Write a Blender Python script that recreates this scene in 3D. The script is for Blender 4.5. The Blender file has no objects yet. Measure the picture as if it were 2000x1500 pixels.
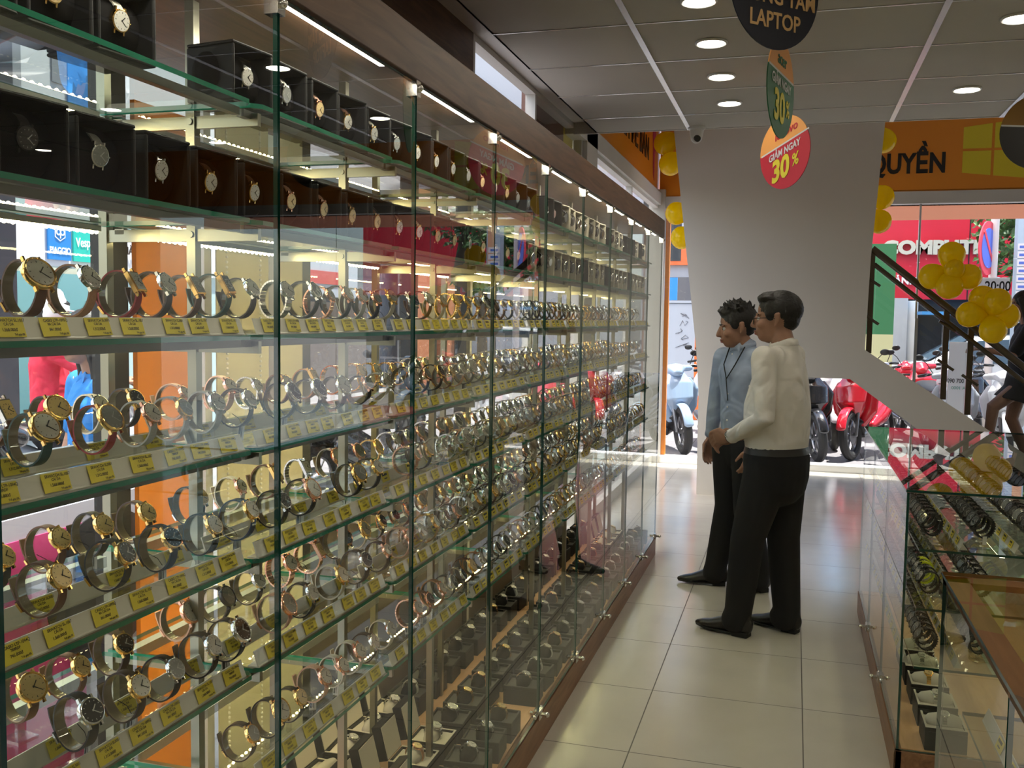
import bpy, math, random
from mathutils import Vector, Matrix, Euler
random.seed(7)
PI = math.pi
SC = bpy.context.scene
COL = SC.collection

# ---------------------------------------------------------------- camera, sky, sun, exposure
YAW, PITCH, ROLL, EYE, FPX = 0.2865, 0.0694, 0.0147, 1.547, 1866.4
cam_d = bpy.data.cameras.new('camera'); cam = bpy.data.objects.new('camera', cam_d); COL.objects.link(cam)
cam_d.sensor_width = 36; cam_d.lens = FPX / 2000 * 36; cam_d.clip_start = .05; cam_d.clip_end = 300
_F = Vector((-math.sin(YAW) * math.cos(PITCH), math.cos(YAW) * math.cos(PITCH), -math.sin(PITCH)))
_R = Vector((math.cos(YAW), math.sin(YAW), 0)); _U = _R.cross(_F)
_c, _s = math.cos(ROLL), math.sin(ROLL)
_X = _R * _c + _U * _s; _Y = _U * _c - _R * _s
cam.matrix_world = Matrix(((_X.x, _Y.x, -_F.x, 0), (_X.y, _Y.y, -_F.y, 0), (_X.z, _Y.z, -_F.z, EYE), (0, 0, 0, 1)))
SC.camera = cam
SC.view_settings.view_transform = 'Standard'; SC.view_settings.look = 'None'
SC.view_settings.gamma = 1; SC.view_settings.use_curve_mapping = False
SC.view_settings.exposure = 0.0
SC.cycles.use_denoising = True
SC.cycles.max_bounces = 8; SC.cycles.diffuse_bounces = 4; SC.cycles.glossy_bounces = 4
SC.cycles.transparent_max_bounces = 40; SC.cycles.sample_clamp_indirect = 4
SC.cycles.caustics_reflective = False; SC.cycles.caustics_refractive = False

W = bpy.data.worlds.new('sky'); SC.world = W; W.use_nodes = True
nt = W.node_tree; bg = nt.nodes['Background']
sky = nt.nodes.new('ShaderNodeTexSky'); sky.sky_type = 'NISHITA'; sky.sun_disc = False
sky.sun_elevation = math.radians(60); sky.sun_rotation = math.radians(220); sky.dust_density = 3.0; sky.air_density = 1.0
nt.links.new(sky.outputs[0], bg.inputs[0]); bg.inputs[1].default_value = 0.52
sd = bpy.data.lights.new('sun', 'SUN'); so = bpy.data.objects.new('sun', sd); COL.objects.link(so)
sd.energy = 14.0; sd.angle = .02; sd.color = (1, .96, .9)
so.rotation_euler = Vector((.22, .16, 1)).to_track_quat('Z', 'Y').to_euler(); so.location = (0, 30, 30)
DOWN_E = 58.0      # ceiling downlights
LED_E = 42.0       # showcase strips

# ---------------------------------------------------------------- materials
MATS = {}
def mat(name, col=(.8, .8, .8), rough=.5, metal=0.0, spec=.5, noise=0.0, nscale=20, bump=0.0, emit=None, es=0, alpha=None, trans=0, coat=0):
    if name in MATS: return MATS[name]
    m = bpy.data.materials.new(name); m.use_nodes = True; n = m.node_tree; b = n.nodes['Principled BSDF']
    b.inputs['Base Color'].default_value = (*col, 1); b.inputs['Roughness'].default_value = rough
    b.inputs['Metallic'].default_value = metal; b.inputs['Specular IOR Level'].default_value = spec
    b.inputs['Coat Weight'].default_value = coat; b.inputs['Transmission Weight'].default_value = trans
    if emit: b.inputs['Emission Color'].default_value = (*emit, 1); b.inputs['Emission Strength'].default_value = es
    if noise or bump:
        tc = n.nodes.new('ShaderNodeTexCoord'); nz = n.nodes.new('ShaderNodeTexNoise'); nz.inputs['Scale'].default_value = nscale
        nz.inputs['Detail'].default_value = 5; n.links.new(tc.outputs['Object'], nz.inputs['Vector'])
        if noise:
            mr = n.nodes.new('ShaderNodeMapRange'); mr.inputs[1].default_value = .3; mr.inputs[2].default_value = .7
            mr.inputs[3].default_value = 1 - noise; mr.inputs[4].default_value = 1 + noise
            n.links.new(nz.outputs[0], mr.inputs[0])
            vm = n.nodes.new('ShaderNodeVectorMath'); vm.operation = 'SCALE'; vm.inputs[0].default_value = col
            n.links.new(mr.outputs[0], vm.inputs['Scale']); n.links.new(vm.outputs[0], b.inputs['Base Color'])
        if bump:
            bp = n.nodes.new('ShaderNodeBump'); bp.inputs['Strength'].default_value = bump; bp.inputs['Distance'].default_value = .01
            n.links.new(nz.outputs[0], bp.inputs['Height']); n.links.new(bp.outputs[0], b.inputs['Normal'])
    MATS[name] = m; return m

def clear(name, tint=(.96, .98, .97), ior=1.5, rough=0.0, base=0.0):
    """clear sheet: see-through with a mirror layer that follows Fresnel"""
    m = bpy.data.materials.new(name); m.use_nodes = True; n = m.node_tree; n.nodes.clear()
    o = n.nodes.new('ShaderNodeOutputMaterial'); mx = n.nodes.new('ShaderNodeMixShader')
    t = n.nodes.new('ShaderNodeBsdfTransparent'); t.inputs[0].default_value = (*tint, 1)
    g = n.nodes.new('ShaderNodeBsdfGlossy'); g.inputs['Roughness'].default_value = rough; g.inputs[0].default_value = (1, 1, 1, 1)
    f = n.nodes.new('ShaderNodeFresnel'); f.inputs[0].default_value = ior
    a = n.nodes.new('ShaderNodeMath'); a.operation = 'ADD'; a.inputs[1].default_value = base; a.use_clamp = True
    ge = n.nodes.new('ShaderNodeNewGeometry'); iv = n.nodes.new('ShaderNodeMath'); iv.operation = 'SUBTRACT'; iv.inputs[0].default_value = 1.0
    n.links.new(ge.outputs['Backfacing'], iv.inputs[1])
    k2 = n.nodes.new('ShaderNodeMath'); k2.operation = 'MULTIPLY'; n.links.new(iv.outputs[0], k2.inputs[1])
    n.links.new(f.outputs[0], a.inputs[0]); n.links.new(a.outputs[0], k2.inputs[0]); n.links.new(k2.outputs[0], mx.inputs[0])
    n.links.new(t.outputs[0], mx.inputs[1]); n.links.new(g.outputs[0], mx.inputs[2]); n.links.new(mx.outputs[0], o.inputs[0])
    MATS[name] = m; return m

def wood(name, c1, c2, rough=.4, scale=1.0, axis='Y'):
    m = mat(name, c1, rough, spec=.4); n = m.node_tree; b = n.nodes['Principled BSDF']
    tc = n.nodes.new('ShaderNodeTexCoord'); mp = n.nodes.new('ShaderNodeMapping')
    sc = [14, 14, 14]; sc['XYZ'.index(axis)] = 1.2; mp.inputs['Scale'].default_value = [s * scale for s in sc]
    nz = n.nodes.new('ShaderNodeTexNoise'); nz.inputs['Scale'].default_value = 2.2; nz.inputs['Detail'].default_value = 8; nz.inputs['Distortion'].default_value = 1.5
    cr = n.nodes.new('ShaderNodeValToRGB'); cr.color_ramp.elements[0].position = .3; cr.color_ramp.elements[1].position = .7
    cr.color_ramp.elements[0].color = (*c1, 1); cr.color_ramp.elements[1].color = (*c2, 1)
    n.links.new(tc.outputs['Object'], mp.inputs[0]); n.links.new(mp.outputs[0], nz.inputs['Vector'])
    n.links.new(nz.outputs[0], cr.inputs[0]); n.links.new(cr.outputs[0], b.inputs['Base Color'])
    return m

def tiles(name, col, grout, x0, y0, pitch, gw, rough, spec=.5, var=.05, bumpy=.0):
    m = mat(name, col, rough, spec=spec); n = m.node_tree; b = n.nodes['Principled BSDF']
    tc = n.nodes.new('ShaderNodeTexCoord'); sx = n.nodes.new('ShaderNodeSeparateXYZ'); n.links.new(tc.outputs['Object'], sx.inputs[0])
    def mth(op, a, bb=None):
        q = n.nodes.new('ShaderNodeMath'); q.operation = op
        for i, v in enumerate((a, bb)):
            if v is None: continue
            if isinstance(v, (int, float)): q.inputs[i].default_value = v
            else: n.links.new(v, q.inputs[i])
        return q.outputs[0]
    es, fl = [], []
    for o, p0 in ((sx.outputs[0], x0), (sx.outputs[1], y0)):
        s = mth('DIVIDE', mth('SUBTRACT', o, p0 - 50 * pitch), pitch)
        fr = mth('FRACT', s); fl.append(mth('FLOOR', s))
        es.append(mth('MINIMUM', fr, mth('SUBTRACT', 1.0, fr)))
    e = mth('LESS_THAN', mth('MINIMUM', es[0], es[1]), gw / pitch / 2)
    wn = n.nodes.new('ShaderNodeTexWhiteNoise'); cb = n.nodes.new('ShaderNodeCombineXYZ')
    n.links.new(fl[0], cb.inputs[0]); n.links.new(fl[1], cb.inputs[1]); n.links.new(cb.outputs[0], wn.inputs['Vector'])
    nz = n.nodes.new('ShaderNodeTexNoise'); nz.inputs['Scale'].default_value = 3; nz.inputs['Detail'].default_value = 6; n.links.new(tc.outputs['Object'], nz.inputs['Vector'])
    k = mth('ADD', mth('MULTIPLY', mth('SUBTRACT', wn.outputs['Value'], .5), var), mth('MULTIPLY', mth('SUBTRACT', nz.outputs[0], .5), .25))
    vm = n.nodes.new('ShaderNodeVectorMath'); vm.operation = 'SCALE'; vm.inputs[0].default_value = col
    n.links.new(mth('ADD', k, 1.0), vm.inputs['Scale'])
    mx = n.nodes.new('ShaderNodeMix'); mx.data_type = 'RGBA'; n.links.new(e, mx.inputs[0]); n.links.new(vm.outputs[0], mx.inputs[6]); mx.inputs[7].default_value = (*grout, 1)
    n.links.new(mx.outputs[2], b.inputs['Base Color'])
    r2 = mth('ADD', mth('MULTIPLY', nz.outputs[0], .12), rough - .05); n.links.new(mth('ADD', r2, mth('MULTIPLY', e, .4)), b.inputs['Roughness'])
    return m

GLASS = clear('showcase_glass', (.955, .962, .935), 1.5)
SHELFG = clear('shelf_glass', (.90, .935, .88), 1.45)
WINGLASS = clear('window_glass', (.97, .98, .98), 1.4)
ACRYL = clear('clear_acrylic', (.93, .93, .92), 1.5, .05, .05)
RAILC = mat('rail_frost', (.62, .60, .52), .22)
EDGE = mat('glass_edge', (.006, .05, .035), .15, spec=.6)
EDGEL = mat('shelf_edge', (.015, .20, .12), .12, spec=.7)
CHROME = mat('chrome', (.75, .74, .70), .18, 1)
STEEL = mat('brushed_steel', (.42, .40, .36), .35, 1)
DARKM = mat('dark_metal', (.03, .03, .03), .4, .6)
WHITEP = mat('white_paint', (.66, .64, .60), .6, noise=.02, nscale=3)
WALLP = mat('wall_paint', (.60, .56, .49), .7, noise=.02, nscale=2)
CEILP = mat('ceiling_panel', (.52, .50, .45), .8, noise=.02, nscale=4)
TBAR = mat('ceiling_grid', (.75, .75, .75), .25, .7)
WOODH = wood('header_wood', (.075, .040, .022), (.16, .088, .05), .42)
WOODB = wood('base_wood', (.17, .08, .035), (.30, .15, .07), .4)
WOODD = wood('deck_wood', (.62, .36, .17), (.75, .46, .24), .4)
FLOORM = tiles('floor_tile', (.62, .58, .49), (.10, .085, .065), -.5203, 3.3141, .6, .0045, .15, .9)
ORANGE = mat('orange_vinyl', (.85, .30, .02), .35)
ORANGE2 = mat('orange_panel', (.75, .24, .03), .4)
YELLOWV = mat('yellow_vinyl', (.80, .66, .03), .4)
BLACKT = mat('black_lettering', (.012, .010, .01), .4)
MAGENTA = mat('magenta_vinyl', (.55, .03, .15), .4)
BALLOON = mat('yellow_balloon', (.95, .74, .005), .16, spec=.6)
_n = BALLOON.node_tree; _t = _n.nodes.new('ShaderNodeBsdfTranslucent'); _t.inputs[0].default_value = (1, .80, .01, 1); _m = _n.nodes.new('ShaderNodeMixShader'); _m.inputs[0].default_value = .6
_n.links.new(_n.nodes['Principled BSDF'].outputs[0], _m.inputs[1]); _n.links.new(_t.outputs[0], _m.inputs[2]); _n.links.new(_m.outputs[0], _n.nodes['Material Output'].inputs[0])
BLACK = mat('black_plastic', (.012, .012, .013), .35)
BLACKM = mat('black_matte', (.012, .012, .012), .8)
WHITEPL = mat('white_plastic', (.8, .8, .78), .35)
GOLD = mat('gold', (.95, .62, .22), .16, 1)
SILVER = mat('silver', (.80, .79, .76), .14, 1)
ROSE = mat('rose_gold', (.90, .50, .34), .16, 1)
LEDM = mat('led_emitter', (1, 1, 1), .5, emit=(1, .83, .42), es=LED_E)
LEDW = mat('led_tube', (1, 1, 1), .5, emit=(1, .95, .82), es=LED_E)
LAMPM = mat('lamp_face', (1, 1, 1), .5, emit=(1, .92, .76), es=DOWN_E)

# ---------------------------------------------------------------- mesh helpers
class MB:
    def __init__(s): s.v = []; s.f = []; s.m = []
    def add(s, vs, fs, m=0):
        k = len(s.v); s.v += [tuple(v) for v in vs]; s.f += [tuple(i + k for i in f) for f in fs]; s.m += [m] * len(fs); return s
    def box(s, x0, x1, y0, y1, z0, z1, m=0, T=None):
        vs = [Vector((x, y, z)) for z in (z0, z1) for y in (y0, y1) for x in (x0, x1)]
        if T is not None: vs = [T @ v for v in vs]
        return s.add(vs, [(0, 2, 3, 1), (4, 5, 7, 6), (0, 1, 5, 4), (2, 6, 7, 3), (0, 4, 6, 2), (1, 3, 7, 5)], m)
    def slab(s, x0, x1, y0, y1, z0, z1, thin, mf, me):
        """sheet whose narrow sides get material me"""
        k = len(s.m); s.box(x0, x1, y0, y1, z0, z1, mf)
        big = {'x': (4, 5), 'y': (2, 3), 'z': (0, 1)}[thin]
        for i in range(6):
            if i not in big: s.m[k + i] = me
        return s
    def prism(s, poly, axis, a, b, m=0, T=None):
        """extrude a 2D polygon; axis = direction of the extrusion"""
        def P(p, t):
            q = {'x': (t, p[0], p[1]), 'y': (p[0], t, p[1]), 'z': (p[0], p[1], t)}[axis]
            return T @ Vector(q) if T is not None else q
        n = len(poly); vs = [P(p, a) for p in poly] + [P(p, b) for p in poly]
        fs = [tuple(range(n))[::-1], tuple(range(n, 2 * n))] + [(i, (i + 1) % n, n + (i + 1) % n, n + i) for i in range(n)]
        return s.add(vs, fs, m)
    def loft(s, pts, rad, n=14, side=None, m=0, cap=True, dome=True):
        """tube through pts; rad = r or (r_side, r_other)"""
        pts = [Vector(p) for p in pts]; rad = [(r, r) if not isinstance(r, (tuple, list)) else r for r in rad]
        if dome:
            P, Q = [], []
            d = (pts[0] - pts[1]).normalized(); rm = min(rad[0])
            for a in (80, 55, 28): P.append(pts[0] + d * rm * math.sin(math.radians(a))); Q.append(tuple(q * math.cos(math.radians(a)) for q in rad[0]))
            P += pts; Q += rad
            d = (pts[-1] - pts[-2]).normalized(); rm = min(rad[-1])
            for a in (28, 55, 80): P.append(pts[-1] + d * rm * math.sin(math.radians(a))); Q.append(tuple(q * math.cos(math.radians(a)) for q in rad[-1]))
            pts, rad = P, Q
        N = len(pts); vs = []; ref = Vector(side) if side is not None else None; prev = None
        for i, p in enumerate(pts):
            t = (pts[min(i + 1, N - 1)] - pts[max(i - 1, 0)]).normalized()
            r0 = ref if ref is not None else (prev if prev is not None else (Vector((0, 1, 0)) if abs(t.y) < .9 else Vector((1, 0, 0))))
            u = (r0 - t * r0.dot(t)); u = u.normalized() if u.length > 1e-5 else t.orthogonal().normalized()
            prev = u; w = t.cross(u)
            for j in range(n):
                a = 2 * PI * j / n; vs.append(p + u * math.cos(a) * rad[i][0] + w * math.sin(a) * rad[i][1])
        fs = [(i * n + j, i * n + (j + 1) % n, (i + 1) * n + (j + 1) % n, (i + 1) * n + j) for i in range(N - 1) for j in range(n)]
        if cap: fs += [tuple(range(n))[::-1], tuple(range((N - 1) * n, N * n))]
        return s.add(vs, fs, m)
    def cyl(s, p0, p1, r0, r1=None, n=14, m=0): return s.loft([p0, p1], [r0, r1 if r1 is not None else r0], n, m=m, dome=False)
    def ball(s, c, r, n=14, m=0, T=None):
        c = Vector(c); r = Vector((r, r, r)) if not isinstance(r, (tuple, list)) else Vector(r); k = max(6, n // 2 + 2); vs = []
        for i in range(1, k):
            a = PI * i / k
            for j in range(n):
                b = 2 * PI * j / n; q = Vector((r.x * math.sin(a) * math.cos(b), r.y * math.sin(a) * math.sin(b), r.z * math.cos(a)))
                vs.append(c + (T @ q if T is not None else q))
        q = Vector((0, 0, r.z)); q = T @ q if T is not None else q; vs += [c + q, c - q]; t, bt = (k - 1) * n, (k - 1) * n + 1
        fs = [(i * n + j, (i + 1) * n + j, (i + 1) * n + (j + 1) % n, i * n + (j + 1) % n) for i in range(k - 2) for j in range(n)]
        fs += [(t, j, (j + 1) % n) for j in range(n)] + [(bt, (k - 2) * n + (j + 1) % n, (k - 2) * n + j) for j in range(n)]
        return s.add(vs, fs, m)
    def torus(s, c, axis, R, r, n=28, k=8, m=0, sc=1):
        c = Vector(c); ax = Vector(axis).normalized(); u = ax.orthogonal().normalized(); w = ax.cross(u); vs = []
        for i in range(n):
            a = 2 * PI * i / n; d = u * math.cos(a) + w * math.sin(a)
            for j in range(k):
                b = 2 * PI * j / k; vs.append(c + d * (R + r * math.cos(b)) + ax * r * sc * math.sin(b))
        return s.add(vs, [(i * k + j, ((i + 1) % n) * k + j, ((i + 1) % n) * k + (j + 1) % k, i * k + (j + 1) % k) for i in range(n) for j in range(k)], m)
    def merge(s, o, T=None, mo=0):
        k = len(s.v); s.v += [tuple(T @ Vector(v)) for v in o.v] if T is not None else o.v
        s.f += [tuple(i + k for i in f) for f in o.f]; s.m += [a + mo for a in o.m]; return s
    def mesh(s, name, mats, smooth=35):
        me = bpy.data.meshes.new(name); me.from_pydata(s.v, [], s.f)
        for q in (mats if isinstance(mats, (list, tuple)) else [mats]): me.materials.append(q)
        me.polygons.foreach_set('material_index', s.m)
        if smooth:
            me.polygons.foreach_set('use_smooth', [True] * len(s.f)); me.set_sharp_from_angle(angle=math.radians(smooth))
        me.update(); return me
    def build(s, name, mats, parent=None, smooth=35, bevel=0):
        o = bpy.data.objects.new(name, s.mesh(name, mats, smooth)); COL.objects.link(o)
        if parent is not None: o.parent = parent
        if bevel:
            b = o.modifiers.new('bevel', 'BEVEL'); b.width = bevel; b.segments = 2; b.limit_method = 'ANGLE'
        return o

def tag(o, label=None, cat=None, group=None, kind=None):
    if label: o['label'] = label
    if cat: o['category'] = cat
    if group: o['group'] = group
    if kind: o['kind'] = kind
    return o
def thing(name, label, cat, loc=(0, 0, 0), rz=0, group=None):
    o = bpy.data.objects.new(name, None); COL.objects.link(o); o.location = loc; o.rotation_euler = (0, 0, rz); o.empty_display_size = .05
    return tag(o, label, cat, group)
def struct(name, mb, m, bevel=0, smooth=35): return tag(mb.build(name, m, None, smooth, bevel), kind='structure')
def kids(o): return [c for c in COL.objects if c.parent == o]
def copy_tree(o, children, parent=None):
    c = o.copy(); COL.objects.link(c)
    if parent is not None: c.parent = parent
    for ch, sub in children: copy_tree(ch, sub, c)
    return c
def tree(o):
    return [(c, tree(c)) for c in o.children]
def text_mesh(txt, size, extrude=.001, bold=0.0, align='CENTER', mats=None, sx=1.0):
    cu = bpy.data.curves.new('lettering', 'FONT'); cu.body = txt; cu.size = size; cu.extrude = extrude; cu.offset = bold
    cu.align_x = align; cu.align_y = 'CENTER'; cu.resolution_u = 3
    o = bpy.data.objects.new('lettering', cu); COL.objects.link(o); bpy.context.view_layer.update()
    me = bpy.data.meshes.new_from_object(o.evaluated_get(bpy.context.evaluated_depsgraph_get()))
    bpy.data.objects.remove(o); bpy.data.curves.remove(cu)
    if sx != 1: me.transform(Matrix.Diagonal((sx, 1, 1, 1)))
    me.materials.clear(); me.materials.append(mats or BLACKT); return me
def text(name, txt, size, loc, basis, m, parent=None, bold=0.0, extrude=.002, sx=1.0, align='CENTER'):
    """basis = (x direction, y direction) of the lettering plane"""
    me = text_mesh(txt, size, extrude, bold, align, m, sx); o = bpy.data.objects.new(name, me); COL.objects.link(o)
    x = Vector(basis[0]).normalized(); y = Vector(basis[1]).normalized(); z = x.cross(y)
    T = Matrix(((x.x, y.x, z.x, loc[0]), (x.y, y.y, z.y, loc[1]), (x.z, y.z, z.z, loc[2]), (0, 0, 0, 1)))
    me.transform(T)
    if parent is not None: o.parent = parent
    return o
def remesh(name, mb, m, voxel=.006, smooth=3, parent=None, disp=0):
    o = mb.build('tmp', m); r = o.modifiers.new('r', 'REMESH'); r.mode = 'VOXEL'; r.voxel_size = voxel
    if smooth: q = o.modifiers.new('s', 'SMOOTH'); q.iterations = smooth; q.factor = .5
    bpy.context.view_layer.update()
    me = bpy.data.meshes.new_from_object(o.evaluated_get(bpy.context.evaluated_depsgraph_get()))
    bpy.data.objects.remove(o); me.name = name
    me.polygons.foreach_set('use_smooth', [True] * len(me.polygons))
    if disp:
        rr = random.Random(3)
        for v in me.vertices: v.co += v.normal * rr.uniform(-disp, disp)
    n = bpy.data.objects.new(name, me); COL.objects.link(n)
    if not me.materials: me.materials.append(m)
    if parent is not None: n.parent = parent
    return n
ORD = ['zeroth', 'first', 'second', 'third', 'fourth', 'fifth', 'sixth', 'seventh', 'eighth', 'ninth', 'tenth', 'eleventh', 'twelfth', 'thirteenth']

# ================================================================ THE SHOP SHELL
XG, Y0C, YEND = -.84, .24, 6.24          # showcase glass line, its near and far ends
XW = -1.44                               # left window wall
YF = 10.4                                # front window wall
YC = 6.25                                # edge of the low ceiling
ZC = 2.76
struct('floor', MB().box(-1.6, 6.2, -5, YF + .1, -.1, 0), FLOORM)
# low ceiling: panels between silver grid bars
cb = MB().box(-1.29, 6.2, -5, YC, ZC, ZC + .12)
ceiling = struct('ceiling', cb, CEILP)
g = MB()
for x in (-.6862, .513, 1.113, 2.31, 3.51, 4.71, 5.3): g.box(x - .013, x + .013, -5, YC - .002, ZC - .006, ZC + .001)
k = -15
while 3.9987 + .6 * k < YC:
    y = 3.9987 + .6 * k; k += 1
    if y > -4.9: g.box(-1.29, 6.2, y - .004, y + .004, ZC - .003, ZC + .001)
tag(g.build('trim_1', TBAR, ceiling), kind='structure')
struct('trim_2', MB().box(XW, 6.2, YC - .012, YC + .004, ZC - .004, ZC + .16), WHITEP)
# back, right and upper walls, high ceiling of the front hall
struct('wall_back', MB().box(-1.6, 6.3, -5.1, -5, -.1, 5), WALLP)
struct('wall_right', MB().box(6.2, 6.3, -5, YF + .2, -.1, 5), WALLP)
struct('ceiling_2', MB().box(XW - .2, 6.3, YC, YF + .3, 4.4, 4.5), WHITEP)
struct('wall_upper', MB().box(XW, 6.2, YC, YC + .1, ZC + .16, 4.4), WHITEP)
# left wall: brown panelling over the near showcase, glass and posts, orange banner wall at the front
lw = MB(); lw.box(XW - .06, XW, -5, 4.19, 2.19, 2.86); lw.box(XW - .06, XW, -5, .2, 0, 2.19)
struct('wall_left', lw, WOODH)
struct('wall_left_2', MB().box(XW - .08, XW - .02, YC, YF + .1, 2.89, 4.4), ORANGE)
def window(nm, y0, y1, z0, z1, x=XW - .03, frame=.03, fm=WHITEP, posts=()):
    w = thing(nm, None, None, (0, 0, 0)); tag(w, kind='structure')
    f = MB()
    f.box(x - .03, x + .03, y0, y1, z0, z0 + frame); f.box(x - .03, x + .03, y0, y1, z1 - frame, z1)
    for y in (y0, y1 - frame, *posts): f.box(x - .029, x + .029, y, y + frame, z0, z1)
    tag(f.build('window_frame', fm, w), kind='structure')
    tag(MB().slab(x - .004, x + .004, y0 + .01, y1 - .01, z0 + .01, z1 - .01, 'x', 0, 1).build('window_pane', [WINGLASS, EDGE], w), kind='structure')
    return w
window('window_1', .2, 4.19, .06, 2.19, fm=DARKM, frame=.05, posts=(1.775, 2.62, 3.5))
window('window_2', 4.19, 6.52, .06, 2.83, posts=(5.27,))
window('window_3', 6.90, YF - .02, .06, 2.765, posts=(8.6,))
struct('wall_left_3', MB().box(XW - .05, XW - .005, 2.62, 6.2, .06, .95), mat('low_wall', (.07, .055, .045), .5))
struct('trim_3', MB().box(XW - .07, -1.285, -5, YC, 2.83, 2.88).box(-1.29, -1.28, -5, YC, ZC, 2.88), WHITEP)
struct('wall_left_4', MB().box(XW - .09, XW - .065, 5.30, 6.22, 2.0, 2.83), mat('rust_sheet', (.16, .07, .045), .4))
struct('wall_left_5', MB().box(XW - .09, XW - .065, 6.22, 6.50, 2.0, 2.83), YELLOWV)
struct('trim_4', MB().box(XW - .07, XW + .03, 6.26, YF, 2.765, 2.89), WHITEP)
struct('trim_5', MB().box(XW - .08, XW + .03, 6.53, 6.89, 0, 2.89), WHITEP)
struct('trim_6', MB().box(XW - .08, XW, .2, YF, 0, .06), WHITEP)
struct('trim_7', MB().box(XW - .10, XW + .07, YF - .10, YF + .05, 0, 2.93), mat('post_paint', (.62, .60, .54), .5))
struct('trim_8', MB().box(XW + .07, XW + .115, YF + .06, YF + .12, 0, 2.8), mat('orange_paint', (.95, .30, .04), .4))
# front wall: sill, glass, beam, orange banner board
struct('trim_9', MB().box(XW, 6.2, YF - .08, YF + .12, 0, .07), mat('sill_stone', (.80, .79, .76), .4))
struct('trim_10', MB().box(XW, 6.2, YF - .04, YF + .08, 2.74, 2.86), WHITEP)
struct('wall_front', MB().box(XW, 6.2, YF - .02, YF + .08, 2.86, 4.4), ORANGE)
fw = thing('window_4', None, None); tag(fw, kind='structure')
for i, (a, b) in enumerate(((XW + .075, .0), (.006, 1.17), (1.176, 2.4), (2.406, 3.6), (3.606, 6.2))):
    tag(MB().slab(a, b, YF + .004, YF + .014, .07, 2.74, 'y', 0, 1).build('window_pane', [WINGLASS, mat('pale_glass_edge', (.35, .5, .47), .15)], fw), kind='structure')
tag(MB().box(1.155, 1.172, YF - .01, YF + .03, 1.6, 2.74).box(1.158, 1.186, YF + .0, YF + .02, .07, 1.6).build('window_frame', mat('seam_metal', (.62, .66, .66), .2, .7), fw), kind='structure')

# lettering and shapes on the orange boards
def sign_part(t, *a, **k): return text(*a, parent=t, **k)
bn = thing('banner_board', 'orange banner with black lettering QUYỀN over the front window', 'banner', (0, YF - .03, 0))
MB().box(-.75, 3.6, -.008, -.002, 2.875, 4.3).build('board', ORANGE, bn)
text('lettering', 'BẢN QUYỀN', .27, (1.375, -.012, 3.125), ((1, 0, 0), (0, 0, 1)), BLACKT, bn, bold=.009, sx=.76, align='RIGHT')
lg = MB()
for (x0, x1, h0, h1) in ((1.52, 1.775, .44, .50), (1.80, 2.10, .505, .57)):
    za = 3.25
    lg.prism([(x0, za + .012), (x1, za + .012), (x1, za + h1 / 2), (x0, za + h0 / 2)], 'y', -.012, -.009)
    lg.prism([(x0, za - h0 / 2), (x1, za - h1 / 2), (x1, za - .012), (x0, za - .012)], 'y', -.012, -.009)
lg.build('emblem', YELLOWV, bn, smooth=0)
bl = thing('banner_board', 'orange banner along the left wall lettered TÍNH ĐỂ BÀN', 'banner', (XW, 0, 0))
MB().box(-.018, -.012, YC + .02, YF - .12, 2.895, 4.3).build('board', ORANGE, bl)
text('lettering', 'MÁY TÍNH ĐỂ BÀN', .30, (-.008, 8.35, 3.22), ((0, 1, 0), (0, 0, 1)), BLACKT, bl, bold=.006, sx=.98)
MB().prism([(9.86, 4.2), (10.02, 4.2), (10.02, 3.5), (10.09, 3.36), (10.0, 3.22), (10.0, 2.98), (9.93, 3.05), (9.90, 3.3), (9.86, 3.42)], 'x', -.010, -.006).build('figure', MAGENTA, bl, smooth=0)

# ================================================================ WHITE STAIR WALL, COLUMN, STAIR
YS = 8.57
sw = MB()
sw.prism([(-1.12, 3.55), (-.83, 1.28), (-.795, 1.28), (.57, 1.28), (.59, 2.1), (.68, 3.55)], 'y', YS, YS + .16)
sw.prism([(-.83, 1.28), (-.62, 1.28), (-.62, 0), (-.795, 0), (-.80, .9)], 'y', YS, YS + .55)
sw.prism([(-.62, 1.07), (.46, 1.07), (.57, 1.0), (.57, 1.28), (-.62, 1.28)], 'y', YS + .001, YS + .16)
sw.prism([(.46, 1.07), (2.95, -.76), (3.6, -.9), (3.6, -.65), (.57, 1.32)], 'y', YS + .002, YS + .10)
struct('wall_stair', sw, WALLP, smooth=20)
struct('wall_stair_2', MB().box(-1.0, .62, YS + .16, YS + 1.2, 2.95, 4.4), WALLP)
lz = MB(); lz.box(-.62, .50, YS + .16, YS + 1.15, 1.10, 1.27)
stair = thing('staircase', 'stair flight rising to the left behind a white sloping stringer', 'staircase', (0, 0, 0))
lz.build('landing', WALLP, stair)
for i in range(7):
    x = .52 + .29 * i; z = 1.27 - .185 * (i + 1)
    MB().box(x, x + .30, YS + .10, YS + 1.12, z - .03, z).box(x, x + .012, YS + .10, YS + 1.12, z, z + .155).build('step', mat('step_stone', (.05, .045, .04), .3), stair, bevel=.003)
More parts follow.
